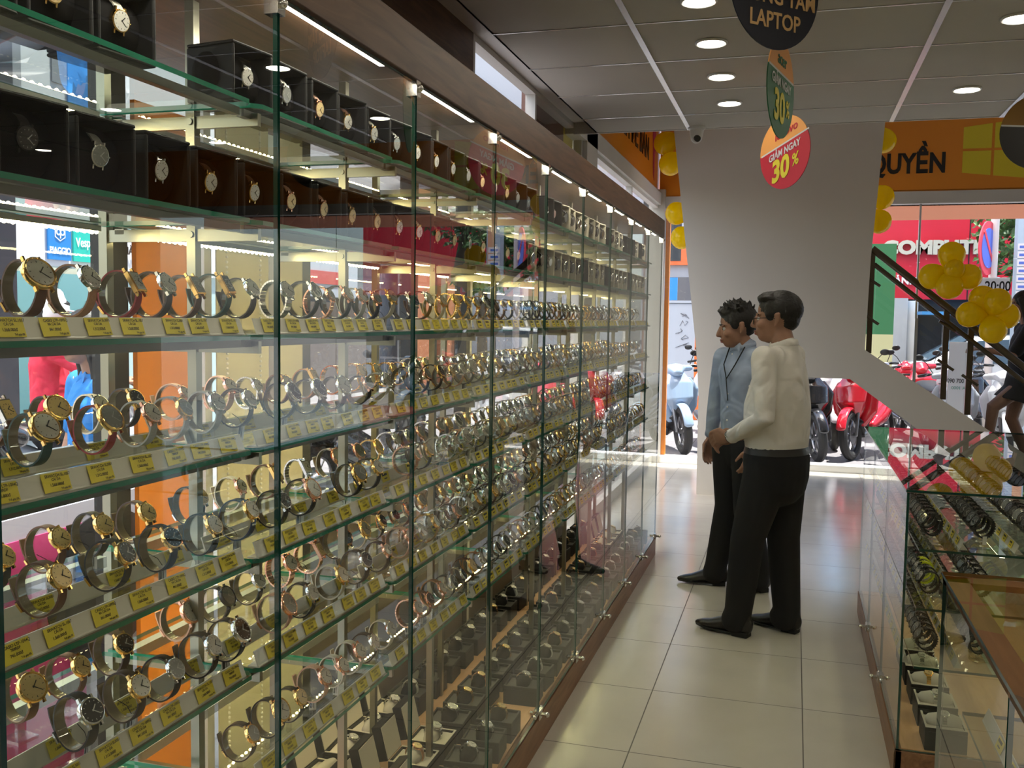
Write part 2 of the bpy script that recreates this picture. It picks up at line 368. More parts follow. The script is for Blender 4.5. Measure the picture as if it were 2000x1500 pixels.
# balustrade
ra = thing('stair_railing', 'brown metal stair railing with two sloping bars and glass infill', 'railing', (0, YS + .05, 0))
RAILM = mat('railing_metal', (.10, .08, .055), .3, .8)
def rl(x): return 2.17 - (x - .6) * .807
MB().loft([(.60, 0, rl(.60)), (3.0, 0, rl(3.0))], [.030, .030], 16, dome=False).build('handrail', RAILM, ra)
MB().loft([(.62, 0, rl(.62) - .115), (3.0, 0, rl(3.0) - .115)], [.020, .020], 14, dome=False).build('lower_rail', RAILM, ra)
for x, zb in ((.605, 1.29), (1.20, .92), (1.39, .80), (2.1, .35), (2.75, -.0)):
    MB().box(x - .022, x + .022, -.012, .012, max(zb, 0), rl(x) - .02).build('post', RAILM, ra)
    for dz in (.30, .62) if zb > .5 else (.3,):
        MB().cyl((x - .055, -.01, zb + dz + .03), (x + .07, -.01, zb + dz - .055), .012).build('clamp', RAILM, ra)
for a, b in ((.64, 1.17), (1.23, 1.36), (1.42, 2.07), (2.13, 2.72)):
    p = MB(); p.prism([(a, rl(a) - .83), (b, rl(b) - .83), (b, rl(b) - .15), (a, rl(a) - .15)], 'y', -.005, .005); p.m[2:] = [1] * 4
    p.build('glass_panel', [WINGLASS, mat('pale_glass_edge')], ra, smooth=0)

# ================================================================ CEILING LAMPS, CAMERA
def lamp(x, y, z, lab, grp='round downlights in the low ceiling'):
    t = thing('downlight', lab, 'light', (x, y, z), group=grp)
    return t
lamp0 = lamp(-.392, 3.765, ZC, 'round downlight at the top edge of the picture, left row of lamps')
MB().torus((0, 0, -.004), (0, 0, 1), .064, .007, 32, 8).build('trim_ring', WHITEPL, lamp0)
MB().cyl((0, 0, -.006), (0, 0, .01), .060, n=32).build('lens', LAMPM, lamp0)
bpy.context.view_layer.update(); LT = tree(lamp0)
spots = [(-.392, 4.333, 'round downlight in the left row, largest one wholly in view'), (-.392, 4.93, 'round downlight in the left row, second from the security camera'),
         (-.392, 5.534, 'round downlight in the left row, nearest the security camera'), (.81, 4.27, 'round downlight at the right edge of the low ceiling'),
         (.81, 5.48, 'round downlight in the right row beside the wide orange banner')]
_ys = (6.0, 4.9, 3.77, 2.6, 1.4, .2, -1.0, -2.2, -3.4)
spots += [(x, y, f'downlight further back in the shop, {ORD[i + 1]} line from the left, {ORD[j + 1]} from the hall edge') for i, x in enumerate((-.392, .81, 2.3, 3.8, 5.2)) for j, y in enumerate(_ys)
          if not (y > 3.3 and x < 1)]
for x, y, lab in spots:
    c = copy_tree(lamp0, LT); c.location = (x, y, ZC); c['label'] = lab
    if 'further' in lab: c['group'] = 'downlights further back in the shop'
cc = thing('security_camera', 'white dome security camera at the ceiling edge above the two men', 'camera', (-.635, YC - .06, ZC))
MB().loft([(0, 0, 0), (0, 0, -.012), (0, 0, -.02), (0, 0, -.05), (0, 0, -.062)], [.055, .055, .045, .040, .036], 24, dome=False).build('housing', WHITEPL, cc)
MB().ball((0, -.004, -.066), .036, 20).build('dome', WHITEPL, cc)
MB().cyl((.004, -.028, -.072), (.012, -.044, -.080), .020, n=20).build('lens', BLACK, cc)

# ================================================================ HANGING ROUND SIGNS
def hang(loc, rz, top, bot, split, slope, lab, words, dia=.35):
    t = thing('hanging_sign', lab, 'sign', loc, rz, 'round discount signs hung from the ceiling'); r = dia / 2; n = 48
    pts = [(r * math.cos(2 * PI * i / n), r * 1.04 * math.sin(2 * PI * i / n)) for i in range(n)]
    def cut(keep):
        out = []
        f = lambda p: (p[1] - split - slope * p[0]) * keep
        for i in range(n):
            a, b = pts[i], pts[(i + 1) % n]
            if f(a) >= 0: out.append(a)
            if f(a) * f(b) < 0: q = f(a) / (f(a) - f(b)); out.append((a[0] + (b[0] - a[0]) * q, a[1] + (b[1] - a[1]) * q))
        return out
    MB().prism(cut(1), 'y', -.002, .002).build('top_segment', top, t, smooth=0)
    MB().prism(cut(-1), 'y', -.002, .002).build('lower_segment', bot, t, smooth=0)
    x0 = -math.sqrt(max(0, r * r - split * split)) * .97
    st = MB(); st.prism([(x0, split - .004 + slope * x0), (-x0, split - .004 - slope * x0), (-x0, split + .004 - slope * x0), (x0, split + .004 + slope * x0)], 'y', -.003, -.0025)
    st.build('dividing_line', WHITEPL, t, smooth=0)
    for (w, sz, x, z, m, b, sx) in words:
        text('lettering', w, sz, (x, -.004, z + slope * x), ((1, 0, slope), (0, 0, 1)), m, t, bold=b, extrude=.0006, sx=sx)
    MB().cyl((0, 0, r * 1.02), (0, 0, ZC - loc[2]), .0012, n=6).build('string', WHITEPL, t)
    return t
SIGNO = mat('sign_orange', (.95, .42, .10), .5); SRED = mat('sign_red', (.60, .015, .03), .5); SGRN = mat('sign_green', (.01, .16, .05), .5)
SNAVY = mat('sign_navy', (.008, .010, .025), .5); SYEL = mat('sign_yellow', (.85, .72, .03), .5); SWHT = mat('sign_white', (.8, .8, .8), .5); STAN = mat('sign_tan', (.78, .50, .22), .5)
hang((-.079, 5.05, 2.395), math.radians(-46), SIGNO, SRED, .045, .30, 'round red and orange sign reading GIẢM NGAY 30%, lowest of the hanging signs',
     [('lenovo', .060, .01, .100, SRED, .001, 1.0), ('GIẢM NGAY', .048, .0, .006, SWHT, .0012, .85), ('30', .15, -.022, -.078, SYEL, .006, .85), ('%', .085, .080, -.07, SYEL, .002, .8)])
hang((-.082, 3.80, 2.42), math.radians(75), SIGNO, SGRN, .055, -.05, 'round green and orange sign reading acer 30% turned nearly edge-on',
     [('acer', .065, 0, .105, SGRN, .001, 1.0), ('GIẢM NGAY', .050, .0, .018, SWHT, .001, .9), ('30', .155, -.02, -.075, SYEL, .005, .9), ('%', .085, .09, -.06, SYEL, .002, .8)])
sg = hang((-.090, 3.02, 2.54), math.radians(45), STAN, SNAVY, .065, 0, 'round navy sign reading TRUNG TÂM LAPTOP cut off by the top of the picture',
     [('TRUNG TÂM', .066, 0, -.030, STAN, .0012, .85), ('LAPTOP', .066, .0, -.10, STAN, .0012, .85)])
text('lettering', '30', .12, (0, -.004, .035), ((1, 0, 0), (0, 0, 1)), mat('sign_blue', (.02, .04, .35), .5), sg, bold=.006)
hang((1.10, 5.2, 2.48), math.radians(-14), mat('sign_brown', (.35, .18, .03), .5), BLACKT, .02, -.12, 'round brown and black sign cut off by the right edge of the picture', [], .35)

# ================================================================ BALLOONS
def balloon(c, r, d, lab, grp, first=[None]):
    d = Vector(d).normalized(); q = d.to_track_quat('Z', 'Y').to_euler()
    if first[0] is None:
        t = thing('balloon', lab, 'balloon', c, group=grp)
        MB().loft([(0, 0, z) for z in (.0, .012, .03, .055, .085, .12, .155, .185, .21, .228, .238, .242)], [.006, .022, .045, .070, .090, .102, .104, .095, .077, .052, .030, .010], 28, dome=False).build('skin', BALLOON, t)
        MB().loft([(0, 0, -.012), (0, 0, 0), (0, 0, .014)], [.010, .004, .010], 10, dome=False).build('knot', BALLOON, t)
        bpy.context.view_layer.update(); first[0] = t; first.append(tree(t))
    else: t = copy_tree(first[0], first[1]); t['label'] = lab; t['group'] = grp; t.location = c
    t.rotation_euler = q; t.scale = (r / .105,) * 3
g1 = 'yellow balloons of the cluster above the handrail'; c1 = (1.19, 8.45, 1.965)
for d, l in (((.02, 0, 1), 'top'), ((-1, .1, -.25), 'left'), ((1, .1, -.28), 'right'), ((.1, -.8, .12), 'small front'), ((-.1, -.55, -.8), 'bottom')):
    balloon(c1, .080 if l[0] == 's' else .106, d, f'yellow balloon, {l} one of the cluster in front of the red shopfront', g1)
g2 = 'yellow balloons of the cluster tied on the handrail'; c2 = (1.47, 8.38, 1.625)
for d, l in (((-.35, .1, 1), 'upper left'), ((.35, -.5, .75), 'upper front'), ((-1, -.1, 0), 'left'), ((1, .2, -.05), 'right'), ((.25, -.4, -1), 'bottom')):
    balloon(c2, .104, d, f'yellow balloon, {l} one of the cluster tied to the handrail', g2)
g3 = 'yellow balloons peeping out behind the white stair wall'
for c, d, l in (((.60, 8.86, 3.22), (.5, 0, -.8), 'on the right of the white wall under the ceiling'), ((.55, 8.86, 2.68), (.7, 0, -.3), 'on the right of the white wall, upper of the pair'),
                ((.55, 8.86, 2.50), (.7, 0, -.5), 'on the right of the white wall, lower of the pair'), ((-1.07, 8.86, 3.22), (-.5, 0, -.3), 'left of the white wall by the ceiling'),
                ((-1.04, 8.86, 3.06), (-.5, 0, -.5), 'left of the white wall below the ceiling one'), ((-.93, 8.86, 2.53), (-1, 0, -.1), 'left of the white wall beside the post'), ((-.88, 8.86, 2.33), (-.8, 0, -.2), 'left of the white wall, lowest there')):
    balloon(c, .105, d, 'yellow balloon ' + l, g3)

# ================================================================ LONG GLASS SHOWCASE
case = thing('showcase', 'long floor-standing glass showcase full of watches along the left wall', 'showcase', (0, 0, 0))
MB().box(XG - .02, XG + .006, Y0C, YEND, 0, .115).box(-1.40, XG - .02, YEND - .02, YEND, 0, .115).build('plinth', WOODB, case, bevel=.002)
MB().box(-1.40, XG - .022, Y0C, YEND - .022, .085, .118).build('deck', WOODD, case)
hb = MB(); hb.box(XG - .015, XG + .012, -2, YEND + .01, 2.075, 2.186).build('header', WOODH, case, bevel=.002)
MB().box(-1.40, XG - .016, -2, YEND, 2.10, 2.18).build('top_board', WOODH, case)
doors = []
for i in range(0, 10):
    a, b = .24 + .6 * i + .004, .84 + .6 * i - .004
    d_ = MB().slab(XG - .004, XG + .004, a, b, .122, 2.072, 'x', 0, 1).build('glass_door', [GLASS, EDGE], case, smooth=0); doors.append(d_)
MB().slab(-1.38, XG - .006, YEND - .008, YEND, .118, 2.10, 'y', 0, 1).build('end_glass', [GLASS, EDGE], case, smooth=0)
hm = MB()
hm.box(-.012, .012, -.022, .022, -.022, .012); hm.cyl((.010, 0, -.004), (.030, 0, -.004), .007); hm.ball((.034, 0, -.004), .010)
hm.cyl((0, -.018, 0), (0, -.045, 0), .007); hm.ball((0, -.047, 0), .009); hm.cyl((0, .018, 0), (0, .045, 0), .007); hm.ball((0, .047, 0), .009); hm.cyl((-.01, 0, -.004), (-.028, 0, -.004), .006)
hme = hm.mesh('hinge', CHROME)
tm = MB().box(-.016, .010, -.012, .012, -.018, .02).ball((.012, 0, 0), .009).mesh('clip', CHROME)
for i in range(0, 10):
    y = .84 + .6 * i - (.02 if i == 9 else 0)
    for nm, me, z in (('hinge', hme, .132), ('top_clip', tm, 2.058)):
        o = bpy.data.objects.new(nm, me); COL.objects.link(o); o.parent = doors[i]; o.location = (XG, y, z)
SHZ = [1.91, 1.71, 1.51, 1.31, 1.11, .91, .70]
UPM = mat('upright_chrome', (.33, .32, .25), .3, 1)
for i in range(0, 10):
    y = .91 + .6 * i if i < 9 else 6.20
    for x in (-1.05, -1.24):
        MB().box(x - .009, x + .009, y - .009, y + .009, .118, 2.10).build('upright', UPM, case)
    b = MB()
    for z in SHZ:
        b.box(-1.23, -.915, y - .005, y + .005, z - .034, z - .012); b.cyl((-1.05, y - .012, z - .022), (-1.05, y + .012, z - .022), .006)
    b.build('bracket', UPM, case)
ld = MB(); ld.box(-.011, .009, -.27, .27, -.006, .004, 0)
for i in range(30):
    for dx in (-.004, .004): ld.ball((dx * 1.2, -.26 + .018 * i, -.007), .0042, 6, 1)
ledme = ld.mesh('light_strip', [WHITEPL, LEDM], 0)
ld.box(.009, .0105, -.27, .27, -.016, .004, 0); ledlow = ld.mesh('light_strip', [WHITEPL, LEDM], 0)
lt = MB().box(-.012, .012, -.21, .21, -.011, 0, 1).box(-.015, .015, -.225, .225, 0, .005, 0).mesh('light_tube', [WHITEPL, LEDW], 0)
for i in range(0, 9):
    yc = 1.18 + .6 * (i) if i else 1.18
    o = bpy.data.objects.new('light_tube', lt); COL.objects.link(o); o.parent = case; o.location = (XG - .022, .84 + .6 * i + .275, 2.092)
    for z in SHZ:
        o = bpy.data.objects.new('light_strip', ledme if z > 1.6 else ledlow); COL.objects.link(o); o.parent = case; o.location = (-1.205, yc - .005, z - .014)
for k, z in enumerate(SHZ):
    for i in range(-1, 9):
        a = .875 + .6 * i + .006; b = min(.875 + .6 * (i + 1) - .006, YEND - .02)
        if i == -1: a = .26
        p = MB(); c = .015
        p.prism([(-1.225, a), (-.90 - c, a), (-.90, a + c), (-.90, b - c), (-.90 - c, b), (-1.225, b)], 'z', z - .008, z); p.m[2:] = [1] * 6
        o = p.build('shelf', [SHELFG, EDGEL], case, smooth=0)
        MB().box(-.942, -.928, a, b, z - .022, z - .009).build('shelf_rail', mat('shelf_rail_metal', (.16, .155, .13), .35, .9), case)

# ---------------------------------------------------------------- price rails with yellow tags
TAGC = mat('tag_yellow', (.68, .56, .045), .55, noise=.06, nscale=9); INK = mat('tag_ink', (.03, .028, .012), .6)
def tagmesh(lines):
    m = MB().box(-.0004, .0004, -.0235, .0235, -.0125, .0125); me = m.mesh('price_tag', [TAGC, INK], 0)
    return me, lines
TAGV = []
for top, sub, price in (('CASIO LTP-1094Q', '7B8RDF', '745.000đ'), ('SRWATCH SL3001', 'CÁI DA', '1.312.000đ'), ('CASIO LTP-1095Q', '9A CÁI DA', '841.000đ'), ('SRWATCH SL.1057', 'CÁI DA', '1.568.000đ')):
    vs, fs, mi = [], [], []
    b = MB().box(-.0003, .0003, -.0235, .0235, -.0125, .0125)
    for s, sz, y, z in ((top, .0056, .004, .0085), (sub, .0050, .0, .0035), (price, .0056, -.0005, -.0035), ('Trả góp 0%', .0036, .013, -.0095)):
        t = text_mesh(s, sz, 0, .0001, 'CENTER', INK, .95)
        b.add([(.0007, y - 0 + v.co.x, z + v.co.y) for v in t.vertices], [tuple(p.vertices) for p in t.polygons], 1)
        bpy.data.meshes.remove(t)
    TAGV.append(b.mesh('price_tag', [TAGC, INK], 0))
tagplain = MB().box(-.0003, .0003, -.0235, .0235, -.0125, .0125).box(.0003, .0006, -.018, .012, .003, .009, 1).box(.0003, .0006, -.010, .008, -.006, -.003, 1).mesh('price_tag', [TAGC, INK], 0)
def bayname(i): return ('at the left edge of the picture' if i == 0 else ORD[i] + ' glass bay')
SN = {0: 'top shelf', 1: 'second shelf down', 2: 'third shelf down', 3: 'fourth shelf down', 4: 'fifth shelf down', 5: 'sixth shelf down', 6: 'seventh shelf down'}
def rail(x, a, b, z, ys, lab, rz=0, txt=True, grp='clear rails holding yellow price tags'):
    t = thing('price_rail', lab, 'price rail', (x, (a + b) / 2, z), rz, grp); h = (b - a) / 2; s = 1 if rz == 0 else -1
    r = MB(); r.prism([(-.012, 0), (.012, 0), (.012, .002), (.0105, .004), (.001, .029), (-.001, .029), (.008, .002), (-.012, .002)], 'y', -h, h)
    r.build('rail', RAILC, t, smooth=0)
    for y in ys:
        o = bpy.data.objects.new('price_tag', random.choice(TAGV) if txt else tagplain); COL.objects.link(o); o.parent = t
        o.location = (.0082, s * (y - (a + b) / 2), .0165); o.rotation_euler = (random.uniform(-.03, .03), -.33, 0)
FX = {2: -.99, 3: -.985, 4: -.957, 5: -.94, 6: -.955}; RX = {3: -1.165, 4: -1.115, 5: -1.085}

# ---------------------------------------------------------------- wristwatches
TH = math.radians(31); ZR, RX_, RZ_ = .0575, .0275, .0310
def rp(a, k=0.0): return Vector(((RX_ + k) * math.cos(a), 0, ZR + (RZ_ + k) * math.sin(a)))
def band(m, a0, a1, n, w0, w1, k=0.0, th=.0024, lift=0.0, mi=0, lin=0):
    vs = []
    for i in range(n + 1):
        u = i / n; a = a0 + (a1 - a0) * u; w = (w0 + (w1 - w0) * math.sin(PI * min(1, u if u < .5 else 1 - u))) / 2
        kk = k + lift * u * u
        for (kr, y) in ((kk, -w), (kk + th, -w), (kk + th, w), (kk, w)):
            p = rp(a, kr); vs.append((p.x, y, p.z))
    fs = [(0, 1, 2, 3), tuple(n * 4 + j for j in (3, 2, 1, 0))]
    fs += [(i * 4 + j, (i + 1) * 4 + j, (i + 1) * 4 + (j + 1) % 4, i * 4 + (j + 1) % 4) for i in range(n) for j in range(4)]
    m.add(vs, fs, mi)
    if lin: m.m[-4 * n:] = [lin if j % 4 == 3 else mi for j in range(4 * n)]
    return m
def framed(c, rd):
    z = rd.normalized(); y = Vector((0, 1, 0)); x = y.cross(z)
    return Matrix(((x.x, y.x, z.x, c.x), (x.y, y.y, z.y, c.y), (x.z, y.z, z.z, c.z), (0, 0, 0, 1)))
WT = framed(rp(TH, .0005), Vector((math.cos(TH), 0, math.sin(TH))))
def strap_mesh(kind):
    m = MB()
    if kind == 'bracelet':
        n = 26
        for i in range(n):
            a = TH + .50 + (2 * PI - 1.0) * i / n; band(m, a, a + (2 * PI - 1.0) / n * .86, 1, .015, .015, 0, .003)
    elif kind == 'resin':
        band(m, TH + .45, TH + 2 * PI - .45, 28, .021, .019, 0, .0032)
        for i in range(22):
            a = TH + .6 + (2 * PI - 1.2) * i / 22; band(m, a, a + .12, 1, .0225, .0225, .0025, .0022)
    else:
        band(m, TH + .46, math.radians(232), 18, .0165, .0135, lin=1); band(m, math.radians(205), TH + 2 * PI - .46, 20, .0125, .0165, .0, lin=1)
        band(m, math.radians(232), math.radians(166), 9, .0125, .0115, .0026, .002, .009, lin=1)
        band(m, math.radians(206), math.radians(212), 1, .0165, .0165, .0008, .0052)
    return m.mesh('strap', [SILVER if kind == 'bracelet' else BLACKM] + ([mat('strap_lining', (.36, .29, .20), .6)] if kind == 'leather' else []), 40)
def case_mesh(shape):
    m = MB()
    if shape == 'square':
        m.box(-.0155, .0155, -.0115, .0115, -.003, .0035, 0, WT); m.box(-.0140, .0140, -.0102, .0102, .0035, .0046, 0, WT)
        for sx in (-1, 1):
            for sy in (-1, 1): m.box(sx * .019 - .004, sx * .019 + .002, sy * .0088 - .0012, sy * .0088 + .0012, -.003, .001, 0, WT)
    else:
        R = {'round': .0165, 'small': .0140, 'large': .0205}[shape]; mm = MB()
        mm.loft([(0, 0, -.0032), (0, 0, -.0025), (0, 0, .0020), (0, 0, .0040), (0, 0, .0046)], [R * .88, R * .97, R, R * .97, R * .89], 30, dome=False)
        for sx in (-1, 1):
            for sy in (-1, 1): mm.box(sx * R * .98 - .003, sx * R * .98 + .003, sy * R * .52 - .0013, sy * R * .52 + .0013, -.003, .0012)
        mm.cyl((0, R * .98, 0), (0, R + .0028, 0), .0019, n=10)
        if shape == 'large': mm.cyl((.008, R * .9, 0), (.009, R + .002, 0), .0015, n=8).cyl((-.008, R * .9, 0), (-.009, R + .002, 0), .0015, n=8).torus((0, 0, .0046), (0, 0, 1), R * .92, .0013)
        m.merge(mm, WT)
    return m.mesh('case', GOLD, 40)
def buckle_mesh():
    m = MB()
    for sy in (-1, 1): band(m, math.radians(213), math.radians(228), 3, .0016, .0016, .0026, .0018); 
    T = framed(rp(math.radians(220), .003), Vector((math.cos(math.radians(220)), 0, math.sin(math.radians(220)))))
    m.box(-.0055, .0055, -.0095, -.0080, -.001, .002, 0, T).box(-.0055, .0055, .0080, .0095, -.001, .002, 0, T).box(-.0065, -.0050, -.0095, .0095, -.001, .002, 0, T).box(.0050, .0065, -.0095, .0095, -.001, .002, 0, T)
    return m.mesh('buckle', GOLD, 40)
def dial_mesh(shape):
    m = MB(); mm = MB()
    if shape == 'square': mm.box(-.0132, .0132, -.0094, .0094, .0030, .0049, 0); R = .0105
    else: R = {'round': .0142, 'small': .0118, 'large': .0170}[shape]; mm.cyl((0, 0, .0030), (0, 0, .0049), R, n=30)
    zt = .0050
    for i in range(12):
        a = i * PI / 6; T = Matrix.Rotation(a, 4, 'Z'); L = .0022 if i % 3 == 0 else .0012
        rr = R * .86 if shape != 'square' else R * .80
        mm.box(rr - L, rr, -.0004, .0004, zt, zt + .0002, 1, T)
    m.merge(mm, WT); h = MB(); hm_ = MB()
    for a, L, w in ((2.4, .55, .0006), (.9, .78, .00045)): hm_.box(-R * .1, R * L, -w, w, zt + .0002, zt + .0005, 0, Matrix.Rotation(a, 4, 'Z'))
    h.merge(hm_, WT); return m.mesh('dial', [WHITEPL, BLACK], 40), h.mesh('hands', BLACK, 0)
def lea(n, c, r=.5): return mat('strap_' + n, c, r, noise=.12, nscale=400)
STRAPS = {'brown': ('leather', lea('brown', (.13, .055, .03))), 'tan': ('leather', lea('tan', (.42, .20, .09))), 'black': ('leather', lea('black', (.014, .012, .012))),
          'dark-brown': ('leather', lea('dark-brown', (.045, .022, .016))), 'green': ('leather', lea('green', (.01, .055, .045))), 'red': ('leather', lea('red', (.30, .02, .02))),
          'grey': ('leather', lea('grey', (.42, .42, .39))), 'white': ('leather', lea('white', (.62, .58, .50))), 'pink': ('leather', lea('pink', (.62, .38, .29))),
          'navy': ('leather', lea('navy', (.02, .03, .08))), 'silver': ('bracelet', SILVER), 'gold': ('bracelet', GOLD), 'rose': ('bracelet', ROSE),
          'resin-black': ('resin', mat('resin_black', (.012, .012, .013), .28)), 'resin-yellow': ('resin', mat('resin_yellow', (.75, .80, .02), .4))}
CASES = {'gold': GOLD, 'silver': SILVER, 'rose-gold': ROSE, 'black': mat('black_case', (.02, .02, .022), .25)}
def dmat(n, c): return mat('dial_' + n, c, .18, spec=.7, coat=.8)
DIALS = {'white': dmat('white', (.62, .60, .54)), 'gold': mat('dial_gold', (.80, .60, .30), .25, .25), 'black': dmat('black', (.015, .015, .018)), 'silver': mat('dial_silver', (.58, .58, .55), .22, .3),
         'grey': dmat('grey', (.25, .26, .25)), 'navy': dmat('navy', (.015, .025, .07))}
SM = {k: strap_mesh(k) for k in ('leather', 'bracelet', 'resin')}
CM = {k: case_mesh(k) for k in ('round', 'square', 'small', 'large')}
DM, HM = {}, {}
for k in ('round', 'square', 'small', 'large'): DM[k], HM[k] = dial_mesh(k)
BKM = buckle_mesh()
def setm(o, i, m): o.material_slots[i].link = 'OBJECT'; o.material_slots[i].material = m
def add_part(nm, me, parent, ms):
    o = bpy.data.objects.new(nm, me); COL.objects.link(o); o.parent = parent
    for i, m in enumerate(ms): setm(o, i, m)
    return o
sm_ = MB(); band(sm_, math.radians(75), math.radians(335), 22, .013, .013, -.0022, .0018)
sm_.box(-.003, .003, -.005, .005, .004, .0275).box(-.017, .017, -.015, .015, 0, .0045)
STAND_ME = sm_.mesh('stand', ACRYL, 40)
band(MB(), 0, 1, 2, .01, .01)
def proj(p):
    d = Vector(p) - Vector((0, 0, EYE)); z = d.dot(_F)
    return (1000 + FPX * d.dot(_X) / z, 750 - FPX * d.dot(_Y) / z, z) if z > .1 else (-1, -1, 1)
CARD = mat('card_white', (.70, .69, .64), .7)
_k = MB(); _k.box(-.0065, .0065, .0100, .0106, .004, .030); _k.box(-.005, -.001, .0097, .0100, .008, .026, 1); _k.box(.001, .002, .0097, .0100, .008, .026, 1); _k.loft([(0, .010, .030), (-.006, .008, .040), (-.018, .004, .047)], [.0005] * 3, 5, m=1)
SWING = _k.mesh('swing_tag', [CARD, BLACK], 0)
PLACE = []   # every wristwatch of the shop: position, turn, style, where it is, what holds it
def put(x, y, z, style, where, hold='stand', rz=0, tilt=0, sc=1.0): PLACE.append(dict(p=(x, y, z), s=style, w=where, h=hold, rz=rz, tilt=tilt, sc=sc))
def S(t):  # 'strap/case/dial/shape'
    a = t.split('/'); return (a[0], a[1], a[2], a[3] if len(a) > 3 else 'round')
known = {(2, 'single'): [(.80, 'brown/gold/gold'), (.905, 'black/silver/white'), (1.045, 'brown/gold/white/large'), (1.135, 'tan/silver/white'), (1.235, 'red/gold/silver/square'), (1.31, 'dark-brown/silver/white'),
                         (1.39, 'brown/gold/grey/square'), (1.475, 'green/gold/black/square'), (1.56, 'dark-brown/silver/silver'), (1.69, 'silver/silver/white'), (1.80, 'black/silver/navy'), (1.87, 'rose/rose-gold/white/small'),
                         (1.955, 'black/rose-gold/white'), (2.035, 'grey/rose-gold/white'), (2.115, 'black/rose-gold/grey'), (2.20, 'white/gold/white'), (2.34, 'black/silver/black/large'), (2.45, 'brown/silver/white'),
                         (2.56, 'white/rose-gold/white'), (2.66, 'gold/gold/gold'), (2.76, 'gold/gold/white'), (2.86, 'gold/gold/white'), (2.96, 'silver/silver/black/large'), (3.06, 'resin-black/black/black/large')],
         (3, 'front'): [(.92, 'navy/silver/gold'), (1.045, 'green/gold/white/large'), (1.17, 'red/gold/grey/large'), (1.265, 'grey/rose-gold/white'), (1.345, 'grey/gold/grey'), (1.44, 'grey/silver/silver'), (1.54, 'black/silver/silver'),
                        (1.70, 'black/silver/black/large'), (1.81, 'black/silver/navy/large'), (1.93, 'dark-brown/silver/silver/large'), (2.06, 'black/rose-gold/grey'), (2.16, 'white/silver/white/large'), (2.33, 'black/silver/white/large'), (2.43, 'dark-brown/rose-gold/grey'), (2.53, 'black/gold/black')],
         (3, 'rear'): [(1.16, 'brown/silver/gold/square'), (1.27, 'black/gold/gold/large'), (1.37, 'white/silver/white'), (1.46, 'black/gold/black'), (1.60, 'pink/rose-gold/white/small'), (1.76, 'pink/rose-gold/white/small'), (1.87, 'silver/silver/white/small'),
                       (2.0, 'brown/gold/white'), (2.13, 'tan/gold/gold/square'), (2.28, 'gold/gold/gold'), (2.40, 'gold/gold/gold'), (2.50, 'gold/gold/white'), (2.62, 'gold/gold/gold')],
         (4, 'front'): [(.88, 'brown/gold/gold'), (1.03, 'brown/gold/gold'), (1.16, 'black/gold/black'), (1.275, 'black/gold/black'), (1.39, 'black/gold/white'), (1.50, 'navy/gold/white'), (1.62, 'black/silver/black'), (1.73, 'black/rose-gold/silver/large'), (1.95, 'black/gold/grey/large'), (2.05, 'black/gold/white'), (2.28, 'rose/rose-gold/white'), (2.38, 'black/gold/white'), (2.49, 'white/silver/grey')],
         (4, 'rear'): [(1.10, 'black/gold/gold'), (1.21, 'brown/gold/gold'), (1.31, 'black/gold/gold'), (1.42, 'dark-brown/gold/gold'), (1.58, 'black/silver/gold'), (1.72, 'white/rose-gold/white/small'), (1.86, 'brown/gold/gold/square'), (2.0, 'silver/silver/white/square'), (2.16, 'grey/rose-gold/white/large'), (2.28, 'black/rose-gold/grey/large'), (2.40, 'gold/gold/gold/large'), (2.52, 'silver/silver/white')],
         (5, 'front'): [(.80, 'black/silver/black'), (.95, 'black/silver/black/large'), (1.07, 'black/silver/black'), (1.17, 'dark-brown/gold/white'), (1.256, 'black/silver/grey'), (1.355, 'black/silver/silver'), (1.437, 'black/silver/black/large'), (1.60, 'pink/rose-gold/grey/large'), (1.70, 'black/silver/silver'), (1.83, 'white/gold/white'), (1.95, 'black/silver/navy'), (2.07, 'black/rose-gold/white/small'), (2.20, 'pink/rose-gold/white/small')],
         (5, 'rear'): [(.98, 'dark-brown/gold/gold'), (1.12, 'brown/gold/gold/large'), (1.215, 'brown/gold/gold'), (1.32, 'dark-brown/gold/black'), (1.50, 'pink/rose-gold/white/large'), (1.62, 'black/black/grey/large'), (1.74, 'black/silver/silver'), (1.87, 'rose/rose-gold/white'), (2.0, 'rose/rose-gold/gold/square'), (2.14, 'black/rose-gold/black/large'), (2.25, 'white/gold/white/large'), (2.36, 'black/gold/black')],
         (6, 'single'): [(1.50, 'dark-brown/gold/grey'), (1.60, 'black/gold/white/large'), (1.68, 'black/gold/gold'), (1.78, 'pink/rose-gold/white'), (1.87, 'white/rose-gold/white'), (1.95, 'white/rose-gold/white'), (2.03, 'dark-brown/silver/white'), (2.13, 'white/silver/silver'), (2.30, 'rose/rose-gold/white'), (2.39, 'brown/rose-gold/black'), (2.48, 'tan/rose-gold/white/small')]}
cyc = ['black/silver/black/large', 'silver/silver/white', 'gold/gold/white', 'black/silver/silver/large', 'silver/silver/black', 'brown/gold/gold', 'black/gold/white', 'gold/gold/gold', 'silver/silver/silver/large', 'tan/silver/white', 'dark-brown/rose-gold/grey', 'silver/gold/white']
def bay_of(y): return max(0, int((y - .24) / .6))
for (k, row), lst in known.items():
    L = list(lst); y = L[-1][0] + .095
    while y < 6.12:
        L.append((y, random.choice(cyc))); y += random.uniform(.078, .098)
    cnt = {}
    X = FX[k] if row != 'rear' else RX[k]
    for y, st in L:
        b = bay_of(y); cnt[b] = cnt.get(b, 0) + 1
        wh = ('glass bay at left edge' if b == 0 else ORD[b] + ' glass bay', SN[k], '' if row == 'single' else row + ' row', ORD[cnt[b]] + ' along')
        put(X, y, SHZ[k], S(st), wh, 'stand', math.radians(random.uniform(-9, 7)), 0, random.uniform(.95, 1.07) * (1.12 if y < 1.3 else 1.10))
